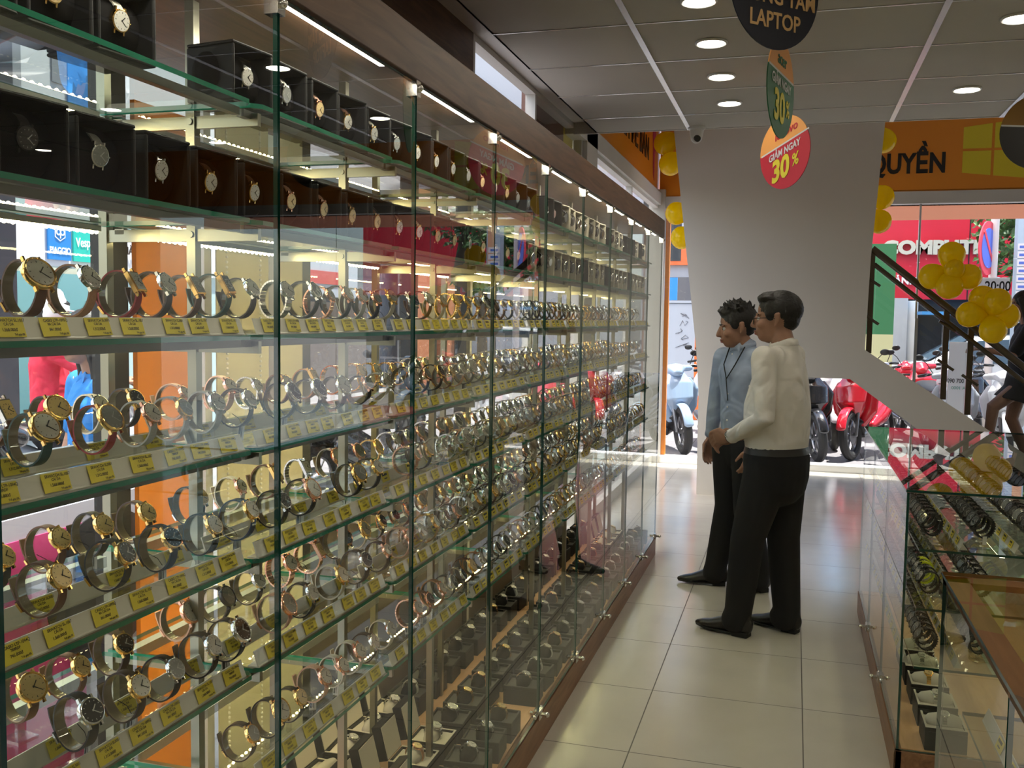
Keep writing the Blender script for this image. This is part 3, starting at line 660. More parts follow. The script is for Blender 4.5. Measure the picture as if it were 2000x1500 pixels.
# price rails
for k in (2, 3, 4, 5, 6):
    for b in range(0, 10):
        a, c = max(.27, .875 + .6 * (b - 1) + .012), min(.875 + .6 * b - .03, 6.17)
        if k == 6 and b < 2: continue
        bn_ = 'glass bay at left edge' if b == 0 else ORD[b] + ' glass bay'
        if b == 0 and k == 6: continue
        ys = [a + .045 + (c - a - .09) * j / 6 + random.uniform(-.012, .012) for j in range(7)]
        rail(-.917, a, c, SHZ[k], ys, f'clear rail of price tags, shelf front, {SN[k]}, {bn_}', txt=b < 4)
        if k in RX: rail((FX[k] + RX[k]) / 2 + .012, a, c, SHZ[k], ys[::2], f'clear rail of price tags, mid shelf, {SN[k]}, {bn_}', txt=b < 3)

# ---------------------------------------------------------------- display boxes
def box_open_front(dark, cm):  # stands on a shelf, opening towards the aisle (+x)
    m = MB(); h, w, d, t = .108, .054, .052, .006
    m.box(-d, d, -w, w, 0, t).box(-d, d, -w, w, h - t, h).box(-d, d, -w, -w + t, t, h - t).box(-d, d, w - t, w, t, h - t).box(-d, -d + t, -w + t, w - t, t, h - t)
    c = MB(); c.loft([(-.006, -.047, .054), (-.006, -.03, .054), (-.006, .03, .054), (-.006, .047, .054)], [(.040, .030), (.047, .037), (.047, .037), (.040, .030)], 24, side=(0, 0, 1))
    return m, c
BXD = mat('box_black', (.006, .006, .0065), .6, noise=.1, nscale=60, spec=.25); BXG = mat('box_grey', (.030, .029, .027), .6); BXC = mat('box_cream', (.55, .50, .38), .7)
VELV = mat('cushion_black', (.008, .0075, .008), .95, spec=.1); CUW = mat('cushion_white', (.62, .58, .50), .8); BXW = mat('box_lining', (.66, .61, .52), .7)
mA, cA = box_open_front(0, 0)
def make_front(label, bm_, cm_):
    t = thing('display_box', label, 'box', (0, 0, 0)); mA.build('shell', bm_, t, 0, .003); cA.build('cushion', cm_, t); return t
def make_top(label, bm_, lm, cm_, lid=True):  # open on top, lid standing at the back (-x)
    t = thing('display_box', label, 'box', (0, 0, 0)); m = MB(); w, d, h = .060, .066, .072
    m.box(-d, d, -w, w, 0, h - .012).box(-d, d, -w, -w + .006, h - .012, h).box(-d, d, w - .006, w, h - .012, h).box(-d, -d + .006, -w, w, h - .012, h).box(d - .006, d, -w, w, h - .012, h)
    m.build('base', bm_, t, 0, .002)
    i = MB(); i.box(-d + .004, d - .004, -w + .004, w - .004, h - .014, h - .009).box(-d + .001, d - .001, -w + .001, -w + .007, h, h + .0015).box(-d + .001, d - .001, w - .007, w - .001, h, h + .0015).box(d - .007, d - .001, -w + .001, w - .001, h, h + .0015)
    i.build('lining', lm, t)
    T = Matrix.Translation((-d, 0, h)) @ Matrix.Rotation(math.radians(-14), 4, 'Y')
    if lid: l = MB(); l.box(-.032, -.001, -w, w, 0, .112, 0, T); l.build('lid', bm_, t, 0, .002)
    if lid: lo = t.children[-1] if t.children else None; l = MB(); l.box(-.001, .001, -w + .005, w - .005, .004, .107, 0, T); l.build('lid_lining', lm, [o for o in COL.objects if o.parent == t and o.name.startswith('lid')][0])
    c = MB(); c.loft([(.0, -.034, h), (.0, -.015, h), (.0, .015, h), (.0, .034, h)], [(.020, .022), (.026, .026), (.026, .026), (.020, .022)], 18, side=(1, 0, 0)); c.build('cushion', cm_, t)
    return t
PROT = {'black': make_front('', BXD, VELV), 'cream': make_front('', BXC, VELV), 'white': make_top('', BXD, BXW, CUW), 'grey': make_top('', BXD, BXG, VELV, False), 'pale': make_top('', BXD, BXW, CUW, False)}
bpy.context.view_layer.update()
PT = {k: [c for c in tree(v)] for k, v in PROT.items()}; used = set()
def box(kind, x, y, z, lab, grp, rz=0, sc=1):
    if kind in used: t = copy_tree(PROT[kind], PT[kind])
    else: t = PROT[kind]; used.add(kind)
    t.location = (x, y, z); t.rotation_euler = (0, 0, rz); t.scale = (sc,) * 3; t['label'] = lab; t['group'] = grp; return t
for k, sy in ((0, 1.135), (1, 1.00)):
    y = 1.198 - .133 * 4 if k == 0 else .75; b0 = -1; n = 0
    while y < 6.12:
        b = bay_of(y); n = n + 1 if b == b0 else 1; b0 = b; kind = 'black' if y < 3.35 else ('black' if random.random() < .30 else 'cream')
        if k == 0 and 1.30 < y < 1.36: y = 1.53; b = bay_of(y); n = 1; b0 = b
        if y > .42 and not (k == 0 and 3.5 < y < 3.6):
            bs = 'glass bay at left edge' if b == 0 else ORD[b] + ' glass bay'
            rz = math.radians(random.uniform(-5, 5) - 4); xx = -.985
            box(kind, xx, y, SHZ[k], f'{kind} watch box, {SN[k]}, {bs}, {ORD[n]} along', 'watch boxes on the two upper shelves', rz)
            st = random.choice(['tan/gold/gold', 'brown/gold/white', 'white/gold/white', 'pink/rose-gold/gold', 'silver/silver/white', 'grey/silver/grey']) if y < 3.35 else random.choice(['black/silver/black/large', 'dark-brown/silver/white', 'resin-black/black/black/large'])
            st = {(0, 4): 'tan/gold/gold', (1, 3): 'brown/rose-gold/gold', (1, 4): 'black/black/black'}.get((k, n + 2 * b), st)
            put(xx + (.005 if kind == 'black' else .022), y, SHZ[k] + .001, S(st), (bs, SN[k], 'in a box', ORD[n] + ' along'), 'box', rz, math.radians(38), 1.0)
        y += .133
for r, (x, y0, dy) in enumerate(((-.918, 2.42, .158), (-1.075, 2.36, .158), (-1.29, 2.35, .162))):
    y = y0; b0 = -1; n = 0
    while y < 6.1:
        b = bay_of(y); n = n + 1 if b == b0 else 1; b0 = b
        lim = (2.5, 2.98, 3.05)[r]; kind = 'white' if y < lim or (y > 5.6 and r == 1) else 'grey'
        if not (r == 0 and abs(y - 3.2) < .06):
            bs = ORD[b] + ' glass bay'; rn = ('front', 'middle', 'rear')[r]
            rz = math.radians(random.uniform(-4, 4)); zz = .118 + (0, 0, .0)[r]
            box(kind, x - .012, y, zz, f'open box with {kind} lining, showcase floor, {rn} row, {bs}, {ORD[n]} along', 'open watch boxes on the floor of the showcase', rz, .96)
            st = random.choice(['silver/silver/white', 'gold/gold/gold', 'tan/rose-gold/gold', 'silver/silver/silver/large', 'grey/silver/white', 'black/silver/white'])
            put(x - .010, y, zz + .020, S(st), (bs, 'case floor', rn + ' row', ORD[n] + ' along'), 'box', rz, math.radians(-38), .96)
        y += dy

# ---------------------------------------------------------------- right-hand glass counters
def counter(lab, X0, X1, Y0, Y1, zt, shelves, frame):
    t = thing('glass_counter', lab, 'counter', (0, 0, 0))
    MB().box(X0, X0 + .022, Y0, Y1, 0, .115).box(X0, X1, Y0, Y0 + .022, 0, .115).build('plinth', WOODB, t, bevel=.002)
    MB().box(X0 + .022, X1, Y0 + .022, Y1, .09, .118).build('deck', WOODD, t)
    if frame:
        MB().box(X0 + .003, X0 + .05, Y0, Y1, zt - .022, zt - .009).box(X0 + .003, X1, Y1 - .05, Y1, zt - .022, zt - .009).build('top_frame', WOODB, t)
    MB().slab(X0, X1, Y0, Y1, zt - .008, zt, 'z', 0, 1).build('top_glass', [GLASS, EDGE], t, smooth=0)
    n = max(1, round((Y1 - Y0) / .62)); L = (Y1 - Y0) / n
    for i in range(n):
        MB().slab(X0 + .003, X0 + .011, Y0 + L * i + .004, Y0 + L * (i + 1) - .004, .12, zt - .010, 'x', 0, 1).build('side_glass', [GLASS, EDGE], t, smooth=0)
    for y in ((Y0 + .003, Y0 + .011), (Y1 - .011, Y1 - .003)):
        MB().slab(X0 + .013, X1, *y, .118, zt - .010, 'y', 0, 1).build('end_glass', [GLASS, EDGE], t, smooth=0)
    for i in range(1, n):
        o = bpy.data.objects.new('hinge', hme); COL.objects.link(o); o.parent = t; o.location = (X0 + .006, Y0 + L * i, .130); o.rotation_euler = (0, 0, PI)
    for z in shelves:
        MB().slab(X0 + .05, X1 - .02, Y0 + .03, Y1 - .03, z - .008, z, 'z', 0, 1).build('shelf', [SHELFG, EDGE], t, smooth=0)
        MB().box(X0 + .30, X0 + .315, Y0 + .06, Y1 - .06, z - .016, z - .009, 1).box(X0 + .295, X0 + .32, Y0 + .05, Y1 - .05, z - .009, z - .0085, 0).build('light_tube', [WHITEPL, mat('led_dim', (1, 1, 1), .5, emit=(1, .9, .62), es=7)], t)
    return t
counter('waist-high glass counter of black watches beside the aisle', .37, 1.9, 3.36, 5.35, 1.0, (.80, .60, .40), False)
counter('nearer glass counter with wood-framed top at the right edge', .33, 1.5, .9, 2.27, 1.0, (.70, .42), True)
for k, z in enumerate((.80, .60, .40)):
    for r in range(4 if k == 0 else 2):
        x = .47 + .165 * r; y = 3.50 + (.02 if r % 2 else 0); n = 0; rn = ORD[r + 1] + ' row in'
        while y < 5.2:
            n += 1
            st = 'resin-black/black/black/large' if not (k == 1 and r == 0 and n in (3, 4)) else 'resin-yellow/black/black/large'
            if r == 2 and n % 3 == 1: st = 'dark-brown/silver/grey/large'
            put(x, y, z, S(st), ('aisle counter', ('upper', 'middle', 'lower')[k] + ' shelf', rn, ORD[min(n, 13)] + ' back' if n < 14 else 'far end'), 'stand', PI + math.radians(random.uniform(8, 22)), 0, 1.12)
            y += .065 if r != 1 else .075
        ys = [3.50 + .1 * i for i in range(17)]
        if r < 3: rail(x - .075, 3.42, 5.25, z, ys, f'clear rail of price tags, {("upper", "middle", "lower")[k]} shelf, aisle counter, {ORD[r + 1]} from aisle', PI, False)
for i, y in enumerate((3.46, 3.66, 3.86, 4.06, 4.26)):
    box('pale', .53, y, .118, f'open pale-lined box on the aisle counter floor, {ORD[i + 1]} from its near end', 'open boxes on the floor of the aisle counter', PI / 2 + PI, 1.1)
    put(.53, y, .118 + .022, S('gold/gold/gold' if i == 2 else 'silver/silver/white'), ('aisle counter', 'floor', 'in a pale box', ORD[i + 1] + ' back'), 'box', PI * 1.5, math.radians(-38), 1.0)
for i, y in enumerate((2.1, 2.0, 1.9, 1.8)):
    put(.50, y, .70, S('white/silver/white' if i else 'black/silver/silver/large'), ('near counter', 'upper shelf', 'left row', ORD[i + 1] + ' from its far end'), 'stand', PI, 0, 1.05)
rail(.425, .95, 2.2, .70, [1.2 + .12 * i for i in range(8)], 'clear rail of yellow price tags inside the nearer counter', PI, False)

# ---------------------------------------------------------------- build the watches: the 300 that show largest one by one, the rest as one mass
for w in PLACE:
    px, py, d = proj(w['p']); w['d'] = d; w['in'] = -30 < px < 2030 and -30 < py < 1530
    if w['h'] == 'box' and w['p'][2] < .3: w['d'] *= .8
vis = sorted([w for w in PLACE if w['in']], key=lambda w: w['d'])
NMAX = 300; seen = {}
mass = MB(); MM = []
def midx(m):
    if m not in MM: MM.append(m)
    return MM.index(m)
def me_to(mb, me, T, ms):
    mb.add([T @ v.co for v in me.vertices], [tuple(p.vertices) for p in me.polygons], 0)
    n = len(me.polygons); mb.m[-n:] = [ms[p.material_index] for p in me.polygons]
smass = MB()
for i, w in enumerate(vis):
    st, cs, dl, sh = w['s']; sk, smt = STRAPS[st]
    x, y, z = w['p']; T = Matrix.Translation((x, y, z)) @ Matrix.Rotation(w['rz'], 4, 'Z') @ Matrix.Scale(w['sc'], 4)
    if w['h'] == 'box': T = T @ Matrix.Translation((0, 0, ZR)) @ Matrix.Rotation(w['tilt'], 4, 'Y') @ Matrix.Translation((0, 0, -ZR))
    if i < NMAX:
        a, b, c, d = w['w']
        lab = f'{cs} watch, {dl} dial, {"metal" if sk == "bracelet" else st} {"bracelet" if sk == "bracelet" else "strap"}, {a}, {b}' + (f', {c}' if c else '') + f', {d}'
        if len(lab.replace(',', '').split()) > 16: lab = lab.replace(f', {dl} dial', '')
        t = tag(bpy.data.objects.new('wristwatch', None), lab, 'watch', 'wristwatches in the showcases'); COL.objects.link(t); t.matrix_world = T; t.empty_display_size = .02
        sp = add_part('strap', SM[sk], t, [smt]); add_part('case', CM[sh], t, [CASES[cs]]); hd = DIALS['silver'] if dl in ('black', 'navy', 'grey') else BLACK
        dd = add_part('dial', DM[sh], t, [DIALS[dl], hd]); add_part('hands', HM[sh], dd, [hd])
        if sk == 'leather': add_part('buckle', BKM, sp, [CASES[cs]])
        if w['h'] == 'stand' and i % 4 == 1: add_part('swing_tag', SWING, t, [CARD, BLACK]).rotation_euler = (random.uniform(-.25, .0), 0, random.uniform(-.3, .6))
        if w['h'] == 'stand':
            o = bpy.data.objects.new('watch_stand', STAND_ME); COL.objects.link(o); o.matrix_world = T
            tag(o, f'clear ring stand under watch, {a}, {b}' + (f', {c}' if c else '') + f', {d}', 'stand', 'clear stands holding single watches')
    else:
        me_to(mass, SM[sk], T, [midx(smt), midx(mat('strap_lining'))]); me_to(mass, CM[sh], T, [midx(CASES[cs])]); me_to(mass, DM[sh], T, [midx(DIALS[dl]), midx(BLACK)])
        if w['h'] == 'stand': me_to(smass, STAND_ME, T, [0])
if mass.v:
    tag(mass.build('wristwatches', MM, None, 0), 'dense ranks of small watches receding to the far end of the showcase', 'watches', kind='stuff')
    tag(smass.build('watch_stands', ACRYL, None, 0), 'clear stands under the far ranks of small watches', 'stands', kind='stuff')

# roller blind and orange sheet behind the showcase
bd = thing('roller_blind', 'cream roller blind with bead chains behind the second glass bay', 'blind', (XW + .03, 0, 0))
MB().box(-.002, .002, 2.12, 2.56, .25, 2.12).build('fabric', mat('blind_cream', (.62, .58, .44), .8, noise=.03, nscale=5), bd)
for y in (2.15, 2.31):
    m = MB(); z = .3
    while z < 2.1: m.ball((.012, y, z), .004, 6); z += .013
    m.build('bead_chain', WHITEPL, bd)
tag(MB().box(XW - .002, XW + .010, 1.84, 2.045, .40, 2.02).build('orange_sheet', ORANGE2), 'orange sheet stuck on the window glass behind the first glass bays', 'poster')
tag(MB().box(XW - .01, XW + .02, 2.085, 2.115, .06, 2.12).build('window_strut', mat('strut_grey', (.45, .45, .45), .4)), 'pale grey upright strut between orange sheet and blind', 'strut')

# ================================================================ PEOPLE
SKIN = mat('skin', (.34, .18, .115), .55, noise=.05, nscale=30); LIP = mat('lips', (.33, .10, .08), .5); HAIRM = mat('hair', (.008, .007, .006), .5, noise=.3, nscale=200)
EYEW = mat('eye_white', (.6, .58, .55), .3); IRIS = mat('iris', (.02, .012, .008), .2)
TROU = mat('black_trousers', (.010, .010, .011), .9); SHOE = mat('shoe_leather', (.012, .011, .011), .28); BELT = mat('belt_leather', (.02, .018, .016), .4)
def shirt_mat(n, c):
    m = mat(n, c, .85, bump=.9, nscale=7); m.node_tree.nodes['Noise Texture'].inputs['Detail'].default_value = 1.2; m.node_tree.nodes['Noise Texture'].inputs['Distortion'].default_value = 1.2; m.node_tree.nodes['Bump'].inputs['Distance'].default_value = .035; return m
def fingers(mb, wr, d, nrm, thumb, curl=.5, s=1.0):
    """palm and five fingers; d = pointing direction, nrm = out of the palm, thumb = towards the thumb side"""
    wr, d, nrm, th = Vector(wr), Vector(d).normalized(), Vector(nrm).normalized(), Vector(thumb).normalized()
    mb.loft([wr - d * .03 * s, wr, wr + d * .03 * s, wr + d * .065 * s, wr + d * .088 * s], [(.023 * s, .018 * s), (.025 * s, .017 * s), (.034 * s, .015 * s), (.040 * s, .014 * s), (.038 * s, .011 * s)], 14, side=th)
    for i, (off, L) in enumerate(((.029, .070), (.010, .078), (-.010, .073), (-.029, .058))):
        p = wr + d * .084 * s + th * off * s; pts = [p - d * .015 * s, p]; a = curl * (.55 + .08 * i); q = p
        for k in range(3):
            v = d * math.cos(a) + nrm * math.sin(a); q = q + v * L * s * (.42, .32, .26)[k]; pts.append(q); a += curl
        mb.loft(pts, [.0085 * s, .0088 * s, .0082 * s, .0078 * s, .0065 * s], 10)
    p = wr + d * .022 * s + th * .022 * s; v = (d * .65 + th * .75 + nrm * .35).normalized(); q = p + v * .035 * s
    v2 = (d * .9 + th * .25 + nrm * (.3 + curl * .4)).normalized(); mb.loft([p, q, q + v2 * .030 * s, q + v2 * .052 * s], [.014 * s, .011 * s, .0095 * s, .007 * s], 10)
def head(mb, c, s=1.0, T=None):
    """head facing +x around c (ear level)"""
    h = MB()
    h.ball((-.010, 0, .035), (.098, .076, .092), 24); h.ball((.030, 0, -.020), (.066, .062, .090), 22); h.ball((.052, 0, -.078), (.034, .036, .026), 16)
    h.ball((.045, 0, .045), (.045, .055, .050), 16); h.ball((.020, 0, -.060), (.055, .055, .040), 16)
    h.loft([(.090, 0, .018), (.104, 0, -.008), (.112, 0, -.026)], [(.008, .010), (.011, .012), (.015, .012)], 12, side=(0, 1, 0)); h.ball((.103, 0, -.030), (.012, .018, .009), 12)
    for sy in (-1, 1):
        h.ball((.080, sy * .032, .026), (.014, .024, .007), 12); h.ball((.062, sy * .045, -.022), (.026, .020, .022), 12)
        h.loft([(-.006, sy * .074, .028), (-.014, sy * .084, .030), (-.016, sy * .083, .0), (-.004, sy * .075, -.026)], [(.006, .010), (.006, .016), (.006, .013), (.005, .008)], 10, side=(0, 1, 0))
    h.ball((.092, 0, -.055), (.012, .024, .0065), 12); h.ball((.089, 0, -.066), (.012, .021, .007), 12)
    M = Matrix.Translation(Vector(c)) @ (T or Matrix()) @ Matrix.Scale(s, 4); mb.merge(h, M); return M
def face(M, par, lips=LIP):
    e = MB(); ir = MB(); br = MB()
    for sy in (-1, 1):
        e.ball((.0745, sy * .031, .006), .0125, 14); ir.ball((.0825, sy * .031, .006), .0062, 10)
        br.loft([(.090, sy * .014, .026), (.090, sy * .032, .032), (.078, sy * .052, .026)], [(.003, .004), (.004, .005), (.002, .003)], 8)
    lp = MB(); lp.ball((.0955, 0, -.0545), (.010, .023, .0055), 12); lp.ball((.093, 0, -.0655), (.010, .020, .0065), 12)
    for nm, m_, mt in (('eyes', e, EYEW), ('irises', ir, IRIS), ('eyebrows', br, HAIRM), ('lips', lp, lips)):
        k = MB(); k.merge(m_, M); k.build(nm, mt, par, 60)
def hair_short(M, par, spiky=0):
    h = MB(); h.ball((-.018, 0, .052), (.104, .083, .090), 26); h.ball((.030, 0, .100), (.062, .066, .036), 18); h.ball((-.052, 0, .008), (.056, .066, .060), 18)
    for sy in (-1, 1): h.ball((.022, sy * .068, .045), (.026, .013, .050), 12)
    rr = random.Random(5)
    if spiky:
        for i in range(90):
            a = rr.uniform(0, 2 * PI); b = rr.uniform(0, 1.1); d = Vector((math.sin(b) * math.cos(a), math.sin(b) * math.sin(a), math.cos(b)))
            p = Vector((-.01, 0, .055)) + Vector((d.x * .095, d.y * .078, d.z * .085)); q = p + (d + Vector((.45, 0, .3))).normalized() * rr.uniform(.018, .038)
            h.loft([p, q], [.012, .004], 6)
    else:
        for i in range(60):
            a = rr.uniform(-1.9, 1.9); p = Vector((.03 + .05 * math.cos(a), .066 * math.sin(a), .100)); h.loft([p, p + Vector((.008, .006 * math.sin(a), .006))], [.013, .006], 6)
    k = MB(); k.merge(h, M); o = remesh('hair', k, HAIRM, .0048, 2, par, .0016)
    return o
def shoe(par, heel, toe, z=0.0):
    h, t = Vector((*heel, z)), Vector((*toe, z)); d = (t - h).normalized(); L = (t - h).length; s = Vector((-d.y, d.x, 0)); u = Vector((0, 0, 1))
    m = MB(); P = lambda f, zz: h + d * L * f + u * zz
    m.loft([P(.04, .055), P(.16, .060), P(.32, .058), P(.5, .044), P(.7, .032), P(.88, .026), P(.97, .022)], [(.030, .045), (.036, .052), (.038, .048), (.042, .036), (.044, .026), (.034, .020), (.018, .014)], 18, side=s)
    m.loft([P(.12, .05), P(.13, .115)], [(.036, .045), (.036, .045)], 16, side=s, dome=False)
    o = remesh('shoe', m, SHOE, .0055, 3, par)
    b = MB(); q = lambda f, w: tuple(h + d * L * f + s * w)
    b.prism([q(.0, .028)[:2], q(.0, -.028)[:2], q(.27, -.034)[:2], q(.27, .034)[:2]], 'z', z + .001, z + .026)
    b.prism([q(.25, .033)[:2], q(.25, -.033)[:2], q(.62, -.044)[:2], q(.80, -.040)[:2], q(.99, -.012)[:2], q(.99, .012)[:2], q(.80, .040)[:2], q(.62, .044)[:2]], 'z', z + .010, z + .019)
    b.build('sole', BLACKM, o, 0, .002)
    l = MB()
    for i in range(3): c = P(.40 + .06 * i, .092 - .011 * i); l.loft([c - s * .018, c + s * .018], [.0022, .0022], 6)
    l.build('laces', BLACKM, o)
    return m
def figure(name_lab, loc, rz, sh, el, wr, hip, knee, ank, heel, toe, hc, hs, shirt, trous, Th=None, sleeve=1.0, hands=(), spiky=0, belly=1.0, neck=None, wz=.95, hairf=hair_short, skirt=0, lips=LIP, sc=1.0):
    t = thing('person', name_lab, 'person', loc, rz); t.scale = (sc,) * 3
    b = MB(); M = head(b, hc, hs, Th); nb = Vector(neck or (-.015, 0, sh[0][2] + .03))
    b.loft([nb - Vector((0, 0, .05)), nb, Vector(hc) + Vector((-.02, 0, -.05))], [(.075, .065), (.058, .055), (.052, .052)], 18)
    b.loft([(0, 0, wz - .08), (0, 0, wz + .05), (-.005, 0, (wz + sh[0][2]) / 2), (-.01, 0, sh[0][2] - .05), nb], [(.135, .095), (.120, .085), (.135, .095), (.150, .095), (.06, .055)], 20, side=(0, 1, 0))
    for i in range(2):
        b.loft([sh[i], el[i], wr[i]], [(.045, .045), (.037, .037), (.024, .022)], 14)
        b.loft([hip[i], knee[i], ank[i]], [(.080, .080), (.055, .055), (.038, .038)], 14)
        b.loft([Vector(ank[i]), Vector((*heel[i], ank[i][2] - .04)).lerp(Vector((*toe[i], ank[i][2] - .05)), .30)], [.028, .02], 10)
    for hd in hands: fingers(b, *hd)
    bo = remesh('body', b, SKIN, .0052, 2, t); face(M, bo, lips); hairf(M, t, spiky) if hairf is hair_short else hairf(M, t)
    # shirt
    s = MB(); W0 = .150 * belly
    s.loft([(0, 0, wz - .02), (.004, 0, wz + .08), (.004, 0, wz + .20), (-.008, 0, sh[0][2] - .10), (-.016, 0, sh[0][2] - .01), nb + Vector((-.004, 0, .005))],
           [(W0, .112 * belly), (W0 * 1.03, .122 * belly), (W0 * 1.04, .122 * belly), (.182, .120), (.158, .092), (.066, .062)], 26, side=(0, 1, 0))
    for i in range(2):
        e2, w2 = Vector(el[i]), Vector(wr[i]); s.ball(Vector(sh[i]) - Vector((0, 0, .012)), (.062, .058, .058), 16); s.loft([nb - Vector((0, 0, .035)), Vector(sh[i]) * .5 + (nb - Vector((0, 0, .03))) * .5, Vector(sh[i])], [(.055, .045), (.060, .048), (.055, .052)], 16)
        if sleeve >= 1:
            s.loft([sh[i], Vector(sh[i]).lerp(e2, .5), e2, e2.lerp(w2, .5), e2.lerp(w2, .93)], [(.062, .060), (.057, .056), (.052, .050), (.046, .043), (.034, .034)], 16)
            s.loft([e2.lerp(w2, .90), e2.lerp(w2, .99)], [.039, .038], 14, dome=False)
        else: s.loft([sh[i], Vector(sh[i]).lerp(e2, .8)], [(.066, .064), (.060, .058)], 16)
    o = remesh('shirt', s, shirt, .0085, 9, t)
    rr = random.Random(hash(name_lab) % 99)
    if not skirt:
        c = MB(); c.torus(nb + Vector((.002, 0, .016)), (.25, 0, 1), .060, .008, 28, 8, sc=2.4)
        for sy in (-1, 1): c.loft([nb + Vector((.058, sy * .012, .022)), nb + Vector((.075, sy * .038, -.018))], [(.006, .022), (.004, .008)], 10, side=(1, 0, 0))
        remesh('collar', c, shirt, .005, 2, o)
        bt = MB()
        for i in range(6): bt.ball((.126 * belly - .002 + (.004 if i < 3 else 0) - (.02 if i > 3 else 0), 0, wz + .06 + .075 * i), (.003, .006, .006), 8)
        bt.build('buttons', WHITEPL, o)
    # trousers
    p = MB()
    if skirt: p.loft([(0, 0, wz + .06), (0, 0, wz - .12), (.03, 0, wz - skirt)], [(.15, .12), (.19, .15), (.24, .20)], 24, side=(0, 1, 0), dome=False)
    else:
        p.loft([(0, 0, wz + .02), (0, 0, wz - .06), (-.004, 0, wz - .15)], [(W0 * .985, .110 * belly), (W0 * 1.06, .122 * belly), (W0 * 1.0, .118 * belly)], 24, side=(0, 1, 0))
        for i in range(2):
            a = Vector(ank[i]); kn = Vector(knee[i]); hp = Vector(hip[i]) + Vector((0, 0, -.03))
            p.loft([hp, hp.lerp(kn, .5), kn, kn.lerp(a, .5), a + Vector((0, 0, .02)), a + Vector((.014, 0, -.030))], [(.104, .118), (.094, .100), (.078, .082), (.072, .076), (.062, .068), (.064, .072)], 18)
    po = remesh('skirt' if skirt else 'trousers', p, trous, .0085, 2, t)
    if not skirt:
        bl = MB(); bl.loft([(0, 0, wz - .028), (0, 0, wz + .006)], [(W0 * 1.035, .120 * belly), (W0 * 1.0, .114 * belly)], 36, side=(0, 1, 0), dome=False); bl = bl.build('belt', BELT, t)
        MB().box(.117 * belly, .124 * belly, -.02, .02, wz - .028, wz + .006).build('belt_buckle', SILVER, bl)
        for i in range(2): shoe(t, heel[i], toe[i])
    return t, M
# man in the white shirt: faces the showcase, back three-quarter to us
t, M = figure('man in white shirt, black trousers and glasses standing nearest to us', (-.065, 4.80, 0), math.radians(157),
    neck=(-.022, 0, 1.418), sh=((.0, .18, 1.375), (.01, -.18, 1.38)), el=((-.05, .26, 1.10), (.02, -.23, 1.10)), wr=((.165, .17, .985), (.19, -.01, .975)),
    hip=((0, .085, .88), (0, -.085, .88)), knee=((.09, .105, .48), (-.01, -.09, .48)), ank=((.125, .105, .10), (-.035, -.10, .10)),
    heel=((.065, .105), (-.09, -.115)), toe=((.35, .11), (.18, -.14)), hc=(.022, 0, 1.553), hs=1.02, Th=Matrix.Rotation(math.radians(16), 4, 'Z'),
    shirt=shirt_mat('white_shirt', (.78, .75, .68)), trous=TROU, belly=1.24, wz=.94,
    hands=(((.18, .155, .98), (1, -.35, -.05), (0, -.5, -1), (.2, .3, 1), .55), ((.205, .005, .972), (.72, .68, -.12), (-.2, .3, -1), (.3, -.2, 1), .75)))
gl = MB(); 
for sy in (-1, 1):
    gl.torus((.103, sy * .033, .002), (1, sy * .12, 0), .022, .0016, 24, 6); gl.loft([(.100, sy * .055, .008), (.04, sy * .080, .010), (-.02, sy * .084, .006)], [.0018] * 3, 6)
gl.loft([(.106, -.011, .006), (.108, 0, .008), (.106, .011, .006)], [.0016] * 3, 6)
k = MB(); k.merge(gl, M); k.build('glasses', DARKM, t)
wa = MB(); wd = Vector((.235, -.105, -.115)).normalized(); c = Vector((.160, .173, .988))
wa.torus(c, wd, .0275, .004, 28, 8, sc=2.2); wa.build('watch_strap', DARKM, t); MB().cyl(c + Vector((0, .026, .012)), c + Vector((0, .033, .016)), .017, n=20).build('watch_face', SILVER, t)
# man in the blue shirt behind him
t, M = figure('young man in light blue shirt with lanyard standing behind the other', (-.275, 5.59, 0), math.radians(226),
    sh=((.0, .165, 1.335), (.0, -.165, 1.335)), el=((.0, .215, 1.08), (.0, -.215, 1.08)), wr=((.09, .19, .86), (.02, -.235, .86)),
    hip=((0, .08, .87), (0, -.08, .87)), knee=((.02, .095, .47), (-.0, -.085, .47)), ank=((-.07, .105, .10), (.05, -.12, .10)),
    heel=((-.12, .12), (.01, -.08)), toe=((.08, .06), (.21, -.27)), hc=(.035, -.02, 1.505), hs=1.0, Th=Matrix.Rotation(math.radians(-34), 4, 'Z') @ Matrix.Rotation(math.radians(8), 4, 'Y'),
    shirt=shirt_mat('blue_shirt', (.36, .43, .56)), trous=TROU, spiky=1, belly=.86, wz=.925, neck=(-.005, 0, 1.392),
    hands=(((.095, .19, .85), (.35, 0, -1), (0, -1, 0), (1, 0, .2), .35), ((.025, -.235, .85), (.2, 0, -1), (0, 1, 0), (1, 0, .2), .35)))
la = MB(); la.loft([(.05, -.06, 1.40), (.105, -.045, 1.30), (.125, 0, 1.22), (.105, .045, 1.30), (.05, .06, 1.40)], [.0035] * 5, 8); la.loft([(.126, 0, 1.22), (.118, .01, 1.10)], [.003] * 2, 6); la.build('lanyard', BLACKM, t)
pb = MB().box(.112, .122, .045, .115, 1.12, 1.21); pb.box(.118, .124, .075, .085, 1.195, 1.205, 1); 
